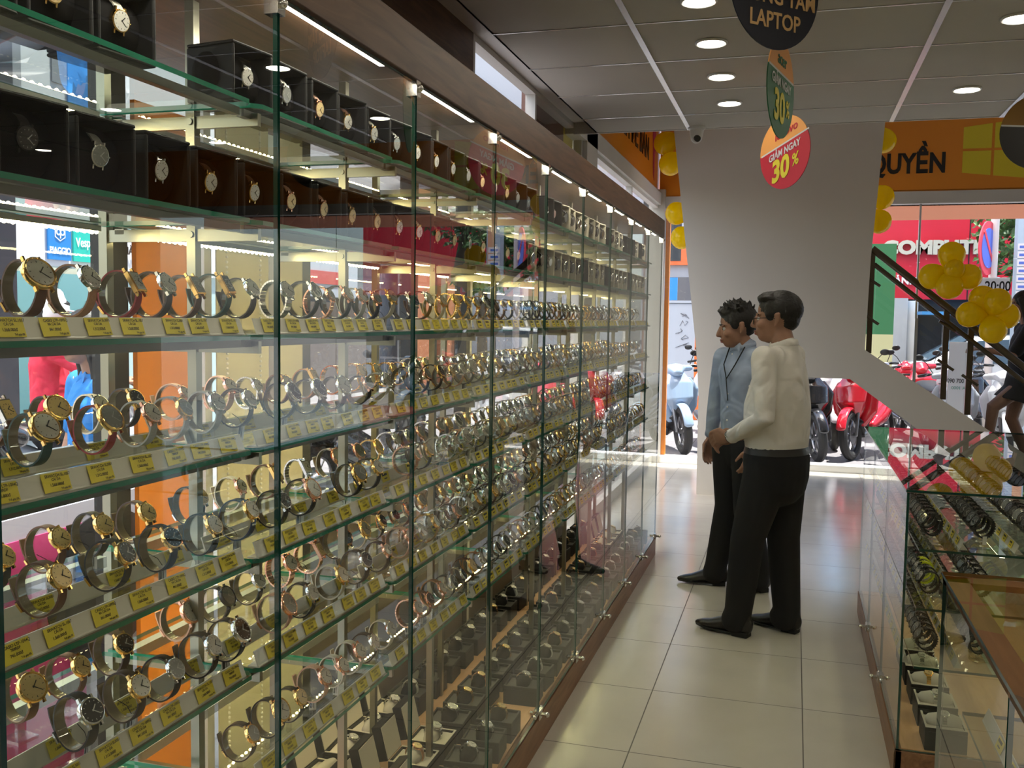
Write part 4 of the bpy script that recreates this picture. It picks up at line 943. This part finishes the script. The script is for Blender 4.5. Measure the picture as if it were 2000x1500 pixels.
# woman in black climbing the stair
def long_hair(M, par):
    h = MB(); h.ball((-.020, 0, .045), (.108, .088, .094), 26)
    h.loft([(-.05, 0, .03), (-.075, 0, -.06), (-.085, 0, -.16), (-.085, 0, -.26)], [(.082, .062), (.088, .055), (.080, .045), (.05, .03)], 20, side=(0, 1, 0))
    for sy in (-1, 1): h.loft([(.03, sy * .070, .06), (.0, sy * .080, -.03), (-.02, sy * .080, -.13), (-.02, sy * .075, -.24)], [(.030, .018), (.034, .016), (.030, .016), (.018, .010)], 12, side=(1, 0, 0))
    k = MB(); k.merge(h, M); remesh('hair', k, HAIRM, .0065, 2, par, .001)
t, M = figure('woman in short black dress climbing the stair at the right edge', (1.90, 9.12, .35), PI,
    sh=((.0, .16, 1.16), (.0, -.16, 1.16)), el=((.13, .22, .94), (-.02, -.2, .90)), wr=((.33, .16, .98), (.05, -.2, .68)),
    hip=((0, .08, .70), (0, -.08, .70)), knee=((.24, .08, .49), (.06, -.08, .38)), ank=((.27, .08, .19), (-.06, -.08, .09)), heel=((.20, .08), (-.12, -.08)), toe=((.42, .08), (.10, -.08)),
    hc=(.03, 0, 1.36), hs=1.0, shirt=mat('black_dress', (.012, .012, .014), .8), trous=mat('black_dress', (.012, .012, .014)), sleeve=.4, wz=.78, skirt=.24, hairf=long_hair,
    hands=(((.345, .155, .985), (1, -.1, .1), (0, -.3, -1), (0, -1, .2), .5), ((.055, -.2, .67), (.2, 0, -1), (0, 1, 0), (1, 0, 0), .3)))

# ================================================================ THE STREET OUTSIDE
PAVE = tiles('pavement', (.22, .21, .22), (.14, .13, .12), 0, 0, .4, .012, .6, .3, .12)
struct('ground', MB().box(-40, 40, YF + .12, 17, -.12, -.02).box(-5, XW - .1, -12, YF + .12, -.12, -.02), PAVE)
struct('road', MB().box(-40, 40, 17, 60, -.25, -.10).box(-14, -5, -12, 17, -.25, -.10), mat('asphalt', (.20, .20, .20), .8, noise=.15, nscale=6))
RUB = mat('tyre_rubber', (.02, .02, .02), .7); RIM = mat('wheel_rim', (.30, .30, .31), .3, .9); SEATM = mat('seat_vinyl', (.02, .02, .022), .45)
HL = mat('headlight_glass', (.7, .72, .75), .08, spec=.8, coat=1)
def paint(n, c): return mat('paint_' + n, c, .18, spec=.6, coat=.8)
PN = {'red': paint('red', (.60, .012, .03)), 'white': paint('white', (.75, .76, .78)), 'black': paint('black', (.012, .012, .014)), 'silver': paint('silver', (.42, .45, .50)), 'blue': paint('blue', (.30, .42, .58)), 'navy': paint('navy', (.02, .03, .09))}
def bike(c, lab, x, y, rz, first=[None], z=-.02):
    if first[0] is None:
        t = thing('motorbike', lab, 'motorbike', (x, y, z), rz, 'motorbikes parked outside the front window')
        for nm, px_ in (('front_wheel', .62), ('rear_wheel', -.60)):
            w = MB(); w.torus((px_, 0, .285), (0, 1, 0), .235, .05, 36, 10, 0); ty = w.build(nm, RUB, t); w = MB(); w.torus((px_, 0, .285), (0, 1, 0), .19, .014, 32, 6, 1); w.cyl((px_, -.05, .285), (px_, .05, .285), .035, n=16, m=1)
            for i in range(6):
                a = i * PI / 3; w.loft([(px_, 0, .285), (px_ + .19 * math.cos(a), 0, .285 + .19 * math.sin(a))], [(.014, .010), (.010, .008)], 6, m=1)
            w.cyl((px_, .028, .285), (px_, .034, .285), .10, n=24, m=1); w.build('wheel_rim', [RIM, RIM], ty)
        m = MB()
        for s in (-.07, .07): m.loft([(.62, s, .285), (.50, s, .62), (.44, s * .8, .82)], [.018, .024, .024], 10)
        m.build('fork', RIM, t)
        def panel(nm, fn, mt, vx=.011):
            q = MB(); fn(q); o = remesh(nm, q, mt, vx, 2, t); o.material_slots[0].link = 'OBJECT'; o.material_slots[0].material = mt; return o
        P = PN['red']
        def fender(q):
            for i in range(40):
                a = math.radians(20 + i * 3.7); p = Vector((.62 + .305 * math.cos(a), 0, .285 + .305 * math.sin(a))); q.ball(p, (.035, .062, .022), 10, T=Matrix.Rotation(-a + PI / 2, 3, 'Y'))
        panel('front_fender', fender, P)
        panel('front_fairing', lambda q: (q.loft([(.50, 0, .52), (.55, 0, .66), (.50, 0, .82), (.42, 0, .96)], [(.10, .05), (.17, .075), (.19, .07), (.10, .05)], 20, side=(0, 1, 0)),
              [q.loft([(.42, s * .08, .40), (.40, s * .17, .56), (.40, s * .20, .74), (.40, s * .15, .86)], [(.05, .03), (.085, .035), (.085, .035), (.05, .03)], 14, side=(0, 1, 0)) for s in (-1, 1)]), P)
        panel('rear_body', lambda q: (q.loft([(-.05, 0, .50), (-.30, 0, .60), (-.62, 0, .70), (-.88, 0, .76)], [(.12, .10), (.15, .12), (.13, .10), (.05, .04)], 18, side=(0, 1, 0)),
              [q.loft([(.12, s * .09, .36), (-.2, s * .13, .46), (-.5, s * .13, .58)], [(.04, .05), (.05, .10), (.04, .08)], 12, side=(0, 1, 0)) for s in (-1, 1)]), P)
        panel('head_cowl', lambda q: (q.loft([(.36, 0, 1.00), (.44, 0, .99), (.52, 0, .96)], [(.12, .06), (.12, .075), (.07, .05)], 18, side=(0, 1, 0)), q.loft([(.38, -.2, .99), (.40, 0, 1.0), (.38, .2, .99)], [(.03, .035), (.06, .05), (.03, .035)], 12, side=(1, 0, 0))), P)
        m = MB(); m.loft([(.38, -.13, .26), (.0, -.0, .27), (-.15, 0, .34)], [(.03, .05), (.15, .05), (.12, .08)], 12, side=(0, 1, 0)); m.cyl((-.1, -.05, .30), (-.1, .05, .30), .12, n=20); m.loft([(.42, 0, .42), (.30, 0, .30), (-.1, 0, .28)], [(.13, .05), (.14, .05), (.14, .08)], 12, side=(0, 1, 0)); m.build('engine', BLACK, t)
        m = MB(); m.loft([(.10, 0, .76), (-.10, 0, .77), (-.30, 0, .80), (-.50, 0, .83), (-.72, 0, .83)], [(.08, .04), (.12, .055), (.14, .055), (.13, .05), (.09, .035)], 20, side=(0, 1, 0)); m.build('seat', SEATM, t)
        m = MB(); m.loft([(.33, -.34, 1.00), (.37, -.18, 1.02), (.40, 0, .98), (.37, .18, 1.02), (.33, .34, 1.00)], [.012] * 5, 10); m.loft([(.335, -.35, 1.0), (.35, -.24, 1.012)], [.018] * 2, 10); m.loft([(.335, .35, 1.0), (.35, .24, 1.012)], [.018] * 2, 10)
        for s in (-1, 1): m.loft([(.36, s * .25, 1.02), (.42, s * .32, .995)], [.005, .005], 6)
        hbar = m.build('handlebar', BLACK, t)
        for s in (-1, 1):
            m = MB(); m.loft([(.36, s * .20, 1.02), (.34, s * .26, 1.14), (.33, s * .31, 1.19)], [.005] * 3, 8); m.ball((.33, s * .34, 1.21), (.012, .055, .036), 14); m.build('mirror', BLACK, hbar)
        m = MB(); m.ball((.545, 0, .70), (.045, .085, .055), 16); m.ball((.52, -.10, .76), (.03, .045, .022), 12); m.ball((.52, .10, .76), (.03, .045, .022), 12); m.ball((.515, 0, .955), (.03, .07, .03), 12); m.build('headlight', HL, t)
        m = MB(); m.loft([(-.1, -.14, .26), (-.40, -.18, .30), (-.78, -.18, .36)], [.02, .045, .05], 14); m.build('exhaust', RIM, t)
        m = MB(); m.box(-.92, -.90, -.09, .09, .48, .62); m.build('number_plate', WHITEPL, t); m = MB(); m.ball((-.90, 0, .74), (.03, .08, .035), 12); m.build('tail_light', PN['red'], t)
        m = MB(); m.loft([(-.02, .08, .25), (.08, .22, .02)], [.010, .010], 8); m.build('side_stand', BLACK, t)
        bpy.context.view_layer.update(); first[0] = t; first.append(tree(t))
    else: t = copy_tree(first[0], first[1]); t.location = (x, y, z); t.rotation_euler = (0, 0, rz); t['label'] = lab
    for ch in t.children_recursive if False else [o for o in COL.objects if o.parent == t]:
        if ch.name.split('.')[0] in ('front_fender', 'front_fairing', 'rear_body', 'head_cowl'): setm(ch, 0, PN[c])
    t.rotation_euler = (math.radians(5), 0, rz); return t
D = math.radians
bike('red', 'red scooter parked behind the right half of the front window, nose to glass', .90, 12.05, D(-112))
bike('black', 'black motorbike beside the red scooter, in front of the white one', .14, 11.75, D(-75))
bike('white', 'white scooter parked between the black and the red ones', .46, 12.95, D(-85))
bike('blue', 'pale blue scooter seen between the corner post and the white column', -1.42, 11.75, D(-68))
bike('white', 'white scooter at the column, right neighbour of the pale blue one', -.80, 12.05, D(-75))
bike('white', 'white scooter left of the corner post seen through the showcase end', -2.15, 11.5, D(-80))
bike('red', 'red scooter left of the corner post seen through the showcase end', -2.75, 11.2, D(-85))
bike('silver', 'silver scooter behind the stair railing, nearest to the stringer', 1.75, 12.2, D(-80))
bike('white', 'white scooter behind the stair railing beside the silver one', 2.45, 12.3, D(-100))
bike('red', 'red scooter in the second row above the stair stringer', 1.62, 14.15, D(-80))
bike('navy', 'navy scooter in the second row above the white scooter', .55, 15.3, D(-100))
bike('silver', 'silver scooter in the second row behind the black motorbike', -.10, 14.2, D(-88))
bike('black', 'black scooter in the second row behind the railing', 2.25, 14.3, D(-85))
bike('black', 'black scooter parked on the left street outside the near glass bays', -3.9, 3.3, D(60))
bike('silver', 'silver scooter parked on the left street under the red-shirted rider', -4.62, 5.22, D(40))
bike('black', 'black scooter on the left street further along', -3.4, 7.2, D(75))
bike('white', 'white scooter on the left street further along', -3.3, 9.4, D(80))
bike('silver', 'silver scooter in the second row between the black and the red bikes', 1.02, 14.1, D(-78))
bike('white', 'white scooter in the second row left of the silver ones', -1.0, 14.3, D(-95))
bike('blue', 'pale blue scooter at the far right of the first row', 3.15, 12.2, D(-85))
bike('red', 'red scooter at the far right of the second row', 3.7, 14.2, D(-95))
# helmets left on the bikes
for (x, y, z, c, l) in ((1.50, 14.4, .86, 'red', 'red helmet with a dark band lying on a scooter seat beyond the stringer'), (1.78, 12.35, .86, 'white', 'white helmet lying on a scooter seat beyond the railing')):
    h = thing('helmet', l, 'helmet', (x, y, z)); m = MB(); m.loft([(0, 0, -.04), (0, 0, 0), (0, 0, .06), (0, 0, .11), (0, 0, .135)], [(.12, .14), (.125, .145), (.115, .13), (.075, .09), (.03, .04)], 22); m.build('shell', PN[c], h); MB().box(-.13, .13, -.03, .03, .0, .01).torus((0, 0, -.02), (0, 0, 1), .127, .012, 24, 6).build('band', BLACK, h)
# white car
car = thing('car', 'white hatchback on the road beyond the parked scooters', 'car', (3.6, 19.2, -.1))
prof = [(-2.0, .30), (-2.05, .62), (-1.95, .82), (-1.25, .98), (-.55, 1.42), (.55, 1.48), (1.35, 1.36), (1.85, .98), (1.95, .55), (1.9, .30)]
b = MB(); b.prism(prof, 'y', -.80, .80); b.build('body', PN['white'], car, 30, .09)
g = MB(); g.prism([(-1.12, .98), (-.50, 1.36), (.10, 1.40), (.10, .96)], 'y', -.815, .815); g.prism([(.16, .96), (.16, 1.40), (.60, 1.41), (1.22, 1.30), (1.5, 1.0)], 'y', -.815, .815); g.prism([(-1.30, .99), (-.60, 1.415), (-.64, 1.43), (-1.34, 1.0)], 'y', -.65, .65)
g.build('windows', mat('car_glass', (.10, .16, .22), .08, spec=.8), car, 0)
for x in (-1.3, 1.3):
    w = MB()
    for s in (-.82, .62): w.cyl((x, s, .31), (x, s + .2, .31), .31, n=28); w.cyl((x, s - .005, .31), (x, s + .205, .31), .19, n=20, m=1)
    w.build('wheels', [RUB, RIM], car)
m = MB(); m.box(-2.07, -2.0, -.75, -.45, .62, .78).box(-2.07, -2.0, .45, .75, .62, .78); m.build('headlights', HL, car)
for s in (-1, 1): MB().ball((-.95, s * .92, 1.02), (.07, .10, .07), 12).build('wing_mirror', PN['white'], car)
# shopfronts across the front road
def facade(name, lab, parts, cat='building'):
    t = thing(name, lab, cat, (0, 0, 0))
    for nm, bx, mt in parts: MB().box(*bx).build(nm, mt, t)
    return t
REDP = mat('red_fascia', (.55, .012, .03), .4, noise=.05, nscale=2); GRN = mat('green_render', (.035, .17, .06), .7); CRM = mat('cream_render', (.52, .50, .26), .8); GRY = mat('grey_render', (.38, .39, .40), .8, noise=.06, nscale=2); DKG = mat('dark_interior', (.03, .035, .04), .5)
shopf = facade('computer_shop', 'computer shop across the road with a big red fascia', [('fascia', (1.5, 8.5, 21.5, 21.8, 2.05, 4.6), REDP), ('shopfront', (2.2, 8.5, 21.7, 21.9, -.1, 2.05), DKG), ('upper_wall', (1.5, 8.5, 21.75, 22, 4.6, 9), GRY), ('panel_joint', (3.35, 3.37, 21.49, 21.5, 2.05, 4.6), BLACKT), ('panel_joint', (5.0, 5.02, 21.49, 21.5, 2.05, 4.6), BLACKT)])
text('lettering', 'COMPUTER', .37, (1.70, 21.44, 3.10), ((1, 0, 0), (0, 0, 1)), mat('letter_cream', (.62, .58, .46), .3, .3), shopf, bold=.02, extrude=.05, sx=1.12, align='LEFT')
text('lettering', 'ẢNH, QUẢNG CÁO  ĐT: 09 66 36', .20, (1.95, 21.47, 2.42), ((1, 0, 0), (0, 0, 1)), mat('letter_white', (.75, .72, .70), .5), shopf, bold=.006, extrude=.01, align='LEFT')
facade('green_wall', 'green and cream painted wall end beside the red shop', [('upper_wall', (.95, 1.62, 17.6, 18.2, 1.35, 2.9), GRN), ('lower_wall', (.95, 1.62, 17.6, 18.2, -.1, 1.35), CRM)])
facade('doorway_pillar', 'pale grey pillar and dark doorway under the red fascia', [('pillar', (1.80, 2.15, 20.6, 21.4, -.1, 2.05), GRY), ('door_surround', (2.15, 2.35, 20.7, 21.4, -.1, 2.0), WHITEP), ('doorway', (2.35, 3.6, 20.9, 21.4, -.1, 1.7), DKG), ('awning', (2.3, 4.6, 19.6, 21.4, 1.72, 1.78), mat('awning_blue', (.05, .25, .55), .5))])
facade('office_block', 'pale building far beyond the left end of the front window', [('wall', (-8.8, .8, 24, 26, -.1, 9), mat('far_render', (.50, .52, .55), .8)), ('sign_band', (-4.2, -1.6, 23.9, 24, 3.4, 5.2), mat('far_sign', (.62, .64, .70), .5)), ('orange_band', (-4.2, -1.4, 23.88, 24, 2.9, 3.4), mat('orange_band', (.85, .16, .04), .5)), ('dark_shutter', (-3.7, -2.75, 23.87, 23.9, 3.0, 5.4), DKG), ('shop_opening', (-4.0, -2.0, 23.85, 23.9, -.1, 2.6), mat('grey_interior', (.14, .14, .15), .6))])
for x0, w, cidx in ((-5.2, 1.2, 0), (-7.2, 1.6, 1)): pass
m = thing('electrical_cabinet', 'grey street electrical cabinet with graffiti beyond the pale blue scooter', 'cabinet', (-1.80, 16.3, -.02))
MB().box(-.24, .24, -.2, .2, .6, 1.85).build('body', mat('cabinet_grey', (.45, .52, .58), .5), m, bevel=.02); MB().box(-.22, .22, -.18, .18, 0, .6).build('base', mat('cabinet_base', (.36, .42, .46), .7), m); MB().box(-.26, .26, -.22, .22, 1.85, 1.89).build('cap', mat('cabinet_grey', (.45, .52, .58)), m)
gm = MB(); rr = random.Random(2)
for i in range(5):
    p = [Vector((rr.uniform(-.12, .12), -.203, 1.15 + .12 * i + rr.uniform(-.05, .05))) for _ in range(5)]; gm.loft(p, [(.008, .002)] * 5, 6)
gm.build('graffiti', mat('graffiti_grey', (.12, .13, .15), .6), m)
tag(MB().box(-2.27, -2.03, 17.2, 17.24, 1.9, 2.3).box(-2.16, -2.14, 17.24, 17.28, 0, 2.3).build('parking_sign', [mat('sign_bright_blue', (.03, .28, .75), .4)]), 'small blue sign beside the corner post above the scooters', 'sign')
tag(MB().box(-1.50, -1.36, 15.2, 15.3, -.02, 3.3).build('orange_board', mat('orange_board', (.88, .20, .04), .5)), 'narrow orange board standing beyond the electrical cabinet', 'board')
# street signs, poles, tree
TR = bpy.data.materials.new('sign_paper_white'); TR.use_nodes = True; _n = TR.node_tree; _t = _n.nodes.new('ShaderNodeBsdfTranslucent'); _t.inputs[0].default_value = (.85, .85, .85, 1); _m = _n.nodes.new('ShaderNodeMixShader'); _n.links.new(_n.nodes['Principled BSDF'].outputs[0], _m.inputs[1]); _n.links.new(_t.outputs[0], _m.inputs[2]); _n.links.new(_m.outputs[0], _n.nodes['Material Output'].inputs[0])
ns = thing('road_sign', 'round no-parking sign, red rim around blue with a red bar', 'sign', (2.52, 14.6, 2.60), D(62))
MB().cyl((0, -.008, 0), (0, .008, 0), .37, n=40).build('rim', mat('sign_rim_red', (.75, .04, .08), .4), ns); MB().cyl((0, -.012, 0), (0, .0, 0), .275, n=40).build('centre', mat('sign_blue_disc', (.08, .16, .70), .4), ns)
MB().box(-.30, .30, -.016, -.010, -.03, .03, 0, Matrix.Rotation(D(48), 4, 'Y')).build('bar', mat('sign_rim_red'), ns)
tag(MB().cyl((2.62, 14.75, -.02), (2.62, 14.75, 3.3), .055, n=16).build('sign_pole', mat('pole_white', (.75, .70, .66), .5)), 'white and red pole carrying the no-parking sign', 'pole')
pp = thing('notice_pole', 'pale blue street pole pasted with paper notices', 'pole', (3.02, 14.9, 0)); MB().box(-.10, .13, -.1, .1, -.02, 3.6).build('shaft', mat('pole_blue', (.45, .58, .68), .6), pp); MB().box(-.01, .11, -.106, -.1, 2.25, 3.3).build('orange_strip', mat('pole_orange', (.75, .42, .24), .6), pp)
nb_ = MB(); rr = random.Random(4)
for i in range(9): z = 1.75 + .11 * i; nb_.box(-.09, .10, -.108, -.101, z - .045, z + .045, 0); nb_.box(-.07, .06, -.110, -.108, z - .02, z + .015, 1)
nb_.build('notices', [SWHT, mat('notice_blue', (.10, .18, .60), .6)], pp)
hs_ = thing('hours_sign', 'white opening hours sign reading 20:00 behind the balloons', 'sign', (1.87, YF - .006, 1.92)); MB().box(-.20, .130, -.003, .003, -.088, .088).build('board', TR, hs_); text('lettering', '20:00', .135, (.025, -.006, 0), ((1, 0, 0), (0, 0, 1)), BLACKT, hs_, bold=.002, extrude=.001, sx=.78)
ap = thing('paper_notice', 'tall paper notice with phone number on the window beyond the railing', 'notice', (1.585, YF - .006, .93)); MB().box(-.10, .10, -.002, .002, -.44, .44).build('sheet', TR, ap); text('lettering', '090 700 13', .060, (0, -.004, .05), ((1, 0, 0), (0, 0, 1)), BLACKT, ap, bold=.001, extrude=.0005, sx=.8); text('lettering', '0001 A', .045, (0, -.004, -.02), ((1, 0, 0), (0, 0, 1)), mat('green_ink', (.02, .4, .25), .5), ap, extrude=.0005)
LEAF = mat('leaf_green', (.07, .17, .035), .5, noise=.5, nscale=4); LEAF.node_tree.nodes['Principled BSDF'].inputs['Transmission Weight'].default_value = .15
def foliage(nm, lab, centre, rad, n, seed, size=.09, parent=None):
    rr = random.Random(seed); m = MB()
    for i in range(n):
        d = Vector((rr.gauss(0, 1), rr.gauss(0, 1), rr.gauss(0, 1))).normalized() * rr.random() ** .4; p = Vector(centre) + Vector((d.x * rad[0], d.y * rad[1], d.z * rad[2]))
        u = Vector((rr.uniform(-1, 1), rr.uniform(-1, 1), rr.uniform(-1, .3))).normalized(); w = u.orthogonal().normalized(); s = size * rr.uniform(.6, 1.3)
        nrm = u.cross(w) * s * .12
        m.add([p, p + u * s * .5 + w * s * .28 + nrm, p + u * s, p + u * s * .5 - w * s * .28 + nrm], [(0, 1, 2, 3)])
    return m
tr = thing('street_tree', 'street tree hanging over the red fascia beside the road sign', 'tree', (4.3, 17.5, 0))
m = foliage('', '', (-.2, 0, 4.1), (1.5, 1.2, 1.3), 3200, 1, .17); o = foliage('', '', (-.95, -.8, 3.0), (.7, .6, .8), 900, 2, .16); m.merge(o); m.build('foliage', LEAF, tr, 0)
MB().loft([(.5, 0, -.1), (.45, 0, 1.6), (.2, 0, 3.0), (-.1, 0, 4.2)], [.13, .11, .09, .05], 14).build('trunk', mat('bark', (.10, .08, .06), .9, bump=.5, nscale=30), tr)
# awning over the front window
aw = thing('awning', 'peach coloured awning valance hanging outside the front window', 'awning', (0, 0, 0))
AWM = mat('awning_peach', (.85, .42, .28), .8, trans=.35)
MB().box(-.9, 6.5, 12.0, 12.02, 2.74, 3.05).build('valance', AWM, aw); MB().box(-.9, 6.5, 12.0, 12.05, 3.04, 3.07).box(-.9, 6.5, 12.0, 12.04, 2.90, 2.915).build('rod', BLACKT, aw)
# fence on the road side
fn = thing('road_railing', 'low white arched railing between scooters and the car', 'railing', (0, 17.0, 0)); m = MB(); m.box(-1, 6, -.015, .015, .72, .76).box(-1, 6, -.015, .015, .05, .09)
for i in range(24): m.box(-1 + .3 * i, -.98 + .3 * i, -.012, .012, 0, .74)
for i in range(23): m.torus((-.85 + .3 * i, 0, .56), (0, 1, 0), .13, .010, 20, 5)
m.build('bars', mat('railing_white', (.6, .62, .6), .5), fn)
# left street: vehicle shop and neighbours
WF = mat('fascia_white', (.80, .82, .84), .4)
ps = facade('scooter_shop', 'white fronted scooter shop across the left street, blue and green signs', [('fascia', (-8.3, -8.0, 8.2, 12.2, 2.05, 2.75), WF), ('upper_wall', (-8.3, -8.05, 5.5, 13, 2.75, 8), mat('shop_grey', (.55, .56, .60), .7)), ('door_side', (-8.3, -8.05, 9.9, 12.6, -.1, 2.05), mat('pale_shop', (.45, .62, .62), .6)), ('interior_wall', (-9.6, -9.5, 7.5, 12, -.1, 2.05), mat('shop_teal', (.45, .80, .78), .6)), ('interior_floor', (-9.6, -8.0, 7.5, 12.6, -.12, -.05), GRY), ('side_wall', (-8.4, -7.9, 6.6, 8.25, -.1, 8), mat('dark_pillar', (.03, .03, .04), .4))])
SB = mat('sign_piaggio_blue', (.02, .20, .55), .4, emit=(.02, .25, .7), es=.35); SG = mat('sign_vespa_green', (.02, .45, .38), .4, emit=(.02, .55, .45), es=.35); SW = mat('sign_letter', (.9, .9, .9), .4, emit=(1, 1, 1), es=.5)
for nm, y0, y1, mt in (('blue_sign', 8.78, 9.13, SB), ('green_sign', 9.17, 9.52, SG)): MB().box(-7.99, -7.97, y0, y1, 2.12, 2.56).build(nm, mt, ps)
text('lettering', 'PIAGGIO', .105, (-7.965, 8.955, 2.22), ((0, 1, 0), (0, 0, 1)), SW, ps, bold=.002, sx=.78); text('lettering', 'Vespa', .15, (-7.965, 9.345, 2.34), ((0, 1, .06), (0, 0, 1)), SW, ps, bold=.002, sx=.8); text('lettering', 'BẢO HÀNH', .13, (-7.965, 10.05, 2.30), ((0, 1, 0), (0, 0, 1)), BLACKT, ps, bold=.003)
hx = lambda r: [(8.955 + r * math.sin(i * PI / 3), 2.42 + r * math.cos(i * PI / 3)) for i in range(6)]
MB().prism(hx(.092), 'x', -7.968, -7.964).build('badge', SW, ps, 0); MB().prism(hx(.078), 'x', -7.967, -7.962).build('badge_field', SB, ps, 0)
MB().torus((-7.960, 8.925, 2.43), (1, 0, 0), .030, .008, 20, 5).torus((-7.960, 8.985, 2.43), (1, 0, 0), .030, .008, 20, 5).box(-7.966, -7.958, 8.948, 8.962, 2.36, 2.46).build('badge_mark', SW, ps)
m = MB()
for (y0, y1, z0, z1) in ((8.0, 8.5, 3.55, 4.7), (8.95, 9.4, 4.1, 4.9), (8.75, 9.05, 3.2, 3.6)): m.box(-8.04, -8.03, y0, y1, z0, z1)
m.build('poster_blocks', mat('poster_grey', (.22, .23, .26), .6), ps); MB().box(-8.04, -8.02, 9.18, 9.75, 3.3, 4.6).build('blue_panel', mat('panel_blue', (.02, .16, .45), .5), ps)
facade('corner_house', 'dark grey house front with a rust sign band across the left street', [('wall', (-9.2, -9.0, 13.2, 25.9, -.1, 8), mat('house_grey', (.16, .17, .19), .8, noise=.2, nscale=1.5)), ('sign_band', (-8.98, -8.9, 13.6, 20, 2.7, 3.4), mat('rust_band', (.30, .10, .05), .6)), ('white_board', (-8.95, -8.88, 13.8, 18.5, 1.9, 2.7), mat('board_white', (.42, .45, .50), .5)), ('red_letters', (-8.90, -8.86, 14.0, 17.8, 2.15, 2.4), mat('letters_red', (.5, .05, .04), .5)), ('shutter', (-8.95, -8.9, 14, 19, -.1, 1.8), mat('shutter_brown', (.10, .075, .06), .7))])
br_ = facade('brick_house', 'rust coloured pillar building further down the left street', [('wall', (-9.4, -9.2, 26, 44, -.1, 7), mat('rust_wall', (.34, .16, .09), .8)), ('pillar', (-8.6, -8.3, 20.4, 21.2, -.1, 5), mat('rust_pillar', (.45, .17, .08), .7)), ('pillar', (-8.6, -8.3, 22.4, 23.0, -.1, 5), mat('rust_pillar'))])
tr2 = thing('street_tree', 'dark green street tree seen through the upper glass bays', 'tree', (-5.6, 17.0, 0)); foliage('', '', (0, 0, 2.9), (.9, 1.3, .9), 2200, 8, .16).build('foliage', LEAF, tr2, 0); MB().loft([(0, 0, -.1), (0, 0, 2.9)], [.12, .07], 12).build('trunk', mat('bark'), tr2)
# two people on the left street
t, M = figure('rider in red shirt and white cap on the left street', (-4.75, 5.22, .0), D(40),
    sh=((.0, .18, 1.30), (.0, -.18, 1.30)), el=((.22, .22, 1.16), (.22, -.22, 1.16)), wr=((.44, .18, 1.08), (.44, -.18, 1.08)), hip=((0, .09, .80), (0, -.09, .80)), knee=((.20, .14, .48), (.10, -.12, .44)), ank=((.20, .15, .10), (.02, -.12, .10)),
    heel=((.14, .15), (-.04, -.12)), toe=((.40, .16), (.22, -.13)), hc=(.04, 0, 1.49), hs=1.0, shirt=shirt_mat('red_shirt', (.72, .03, .07)), trous=mat('dark_trousers', (.03, .03, .04), .9), belly=1.02, wz=.88,
    hands=(((.455, .18, 1.08), (1, 0, 0), (0, 0, -1), (0, -1, 0), .9), ((.455, -.18, 1.08), (1, 0, 0), (0, 0, -1), (0, 1, 0), .9)))
k = MB(); c = MB(); c.loft([(0, 0, .03), (0, 0, .09), (0, 0, .15)], [(.112, .09), (.112, .09), (.07, .06)], 20); c.loft([(.08, 0, .06), (.17, 0, .045)], [(.06, .006), (.05, .005)], 12, side=(0, 1, 0)); k.merge(c, M); k.build('cap', WHITEPL, t)
figure('woman in blue polo shirt with long dark hair outside the left window', (-3.0, 3.56, -.06), D(240),
    sh=((.0, .16, 1.28), (.0, -.16, 1.28)), el=((.02, .20, 1.04), (.02, -.20, 1.04)), wr=((.10, .18, .84), (.10, -.18, .84)), hip=((0, .08, .82), (0, -.08, .82)), knee=((.02, .09, .45), (.0, -.09, .45)), ank=((0, .09, .10), (0, -.09, .10)),
    heel=((-.06, .09), (-.06, -.09)), toe=((.18, .10), (.18, -.10)), hc=(.035, 0, 1.485), hs=1.0, shirt=shirt_mat('blue_polo', (.02, .20, .55)), trous=mat('dark_trousers'), sleeve=.4, belly=.85, wz=.88, hairf=long_hair, lips=mat('lips_red', (.4, .04, .05), .4),
    hands=(((.10, .18, .83), (.3, 0, -1), (0, -1, 0), (1, 0, 0), .3), ((.10, -.18, .83), (.3, 0, -1), (0, 1, 0), (1, 0, 0), .3)))
# socket plate on the aisle floor
fs_ = thing('floor_socket', 'worn metal socket plate set in the aisle floor', 'socket', (.185, 3.325, 0)); MB().box(-.055, .055, -.06, .06, .0, .003).build('plate', mat('socket_plate', (.42, .40, .34), .5, .3), fs_, bevel=.001)
m = MB()
for dx in (-.035, .012): m.cyl((dx, -.035, .002), (dx, -.035, .004), .005, n=10); m.cyl((dx, .03, .002), (dx, .03, .004), .005, n=10); m.box(dx - .003, dx + .003, -.02, .015, .002, .0036)
m.build('slots', DARKM, fs_)

# things standing just outside the left window
pk = thing('display_board', 'pink and grey advertising board with a black round shape outside the left window', 'board', (-1.95, 2.1, 0))
MB().box(-.015, 0, -1.0, .62, -.1, 1.0).build('panel', mat('board_lilac', (.40, .40, .50), .6), pk); MB().box(.0, .004, -.95, .16, .1, .94).build('pink_field', mat('board_pink', (.55, .05, .22), .6), pk)
m = MB(); m.prism([(.25 + .24 * math.cos(2 * PI * i / 32), .74 + .22 * math.sin(2 * PI * i / 32)) for i in range(32)], 'x', .004, .008); m.build('black_shape', mat('board_black', (.02, .02, .025), .6), pk, 0)
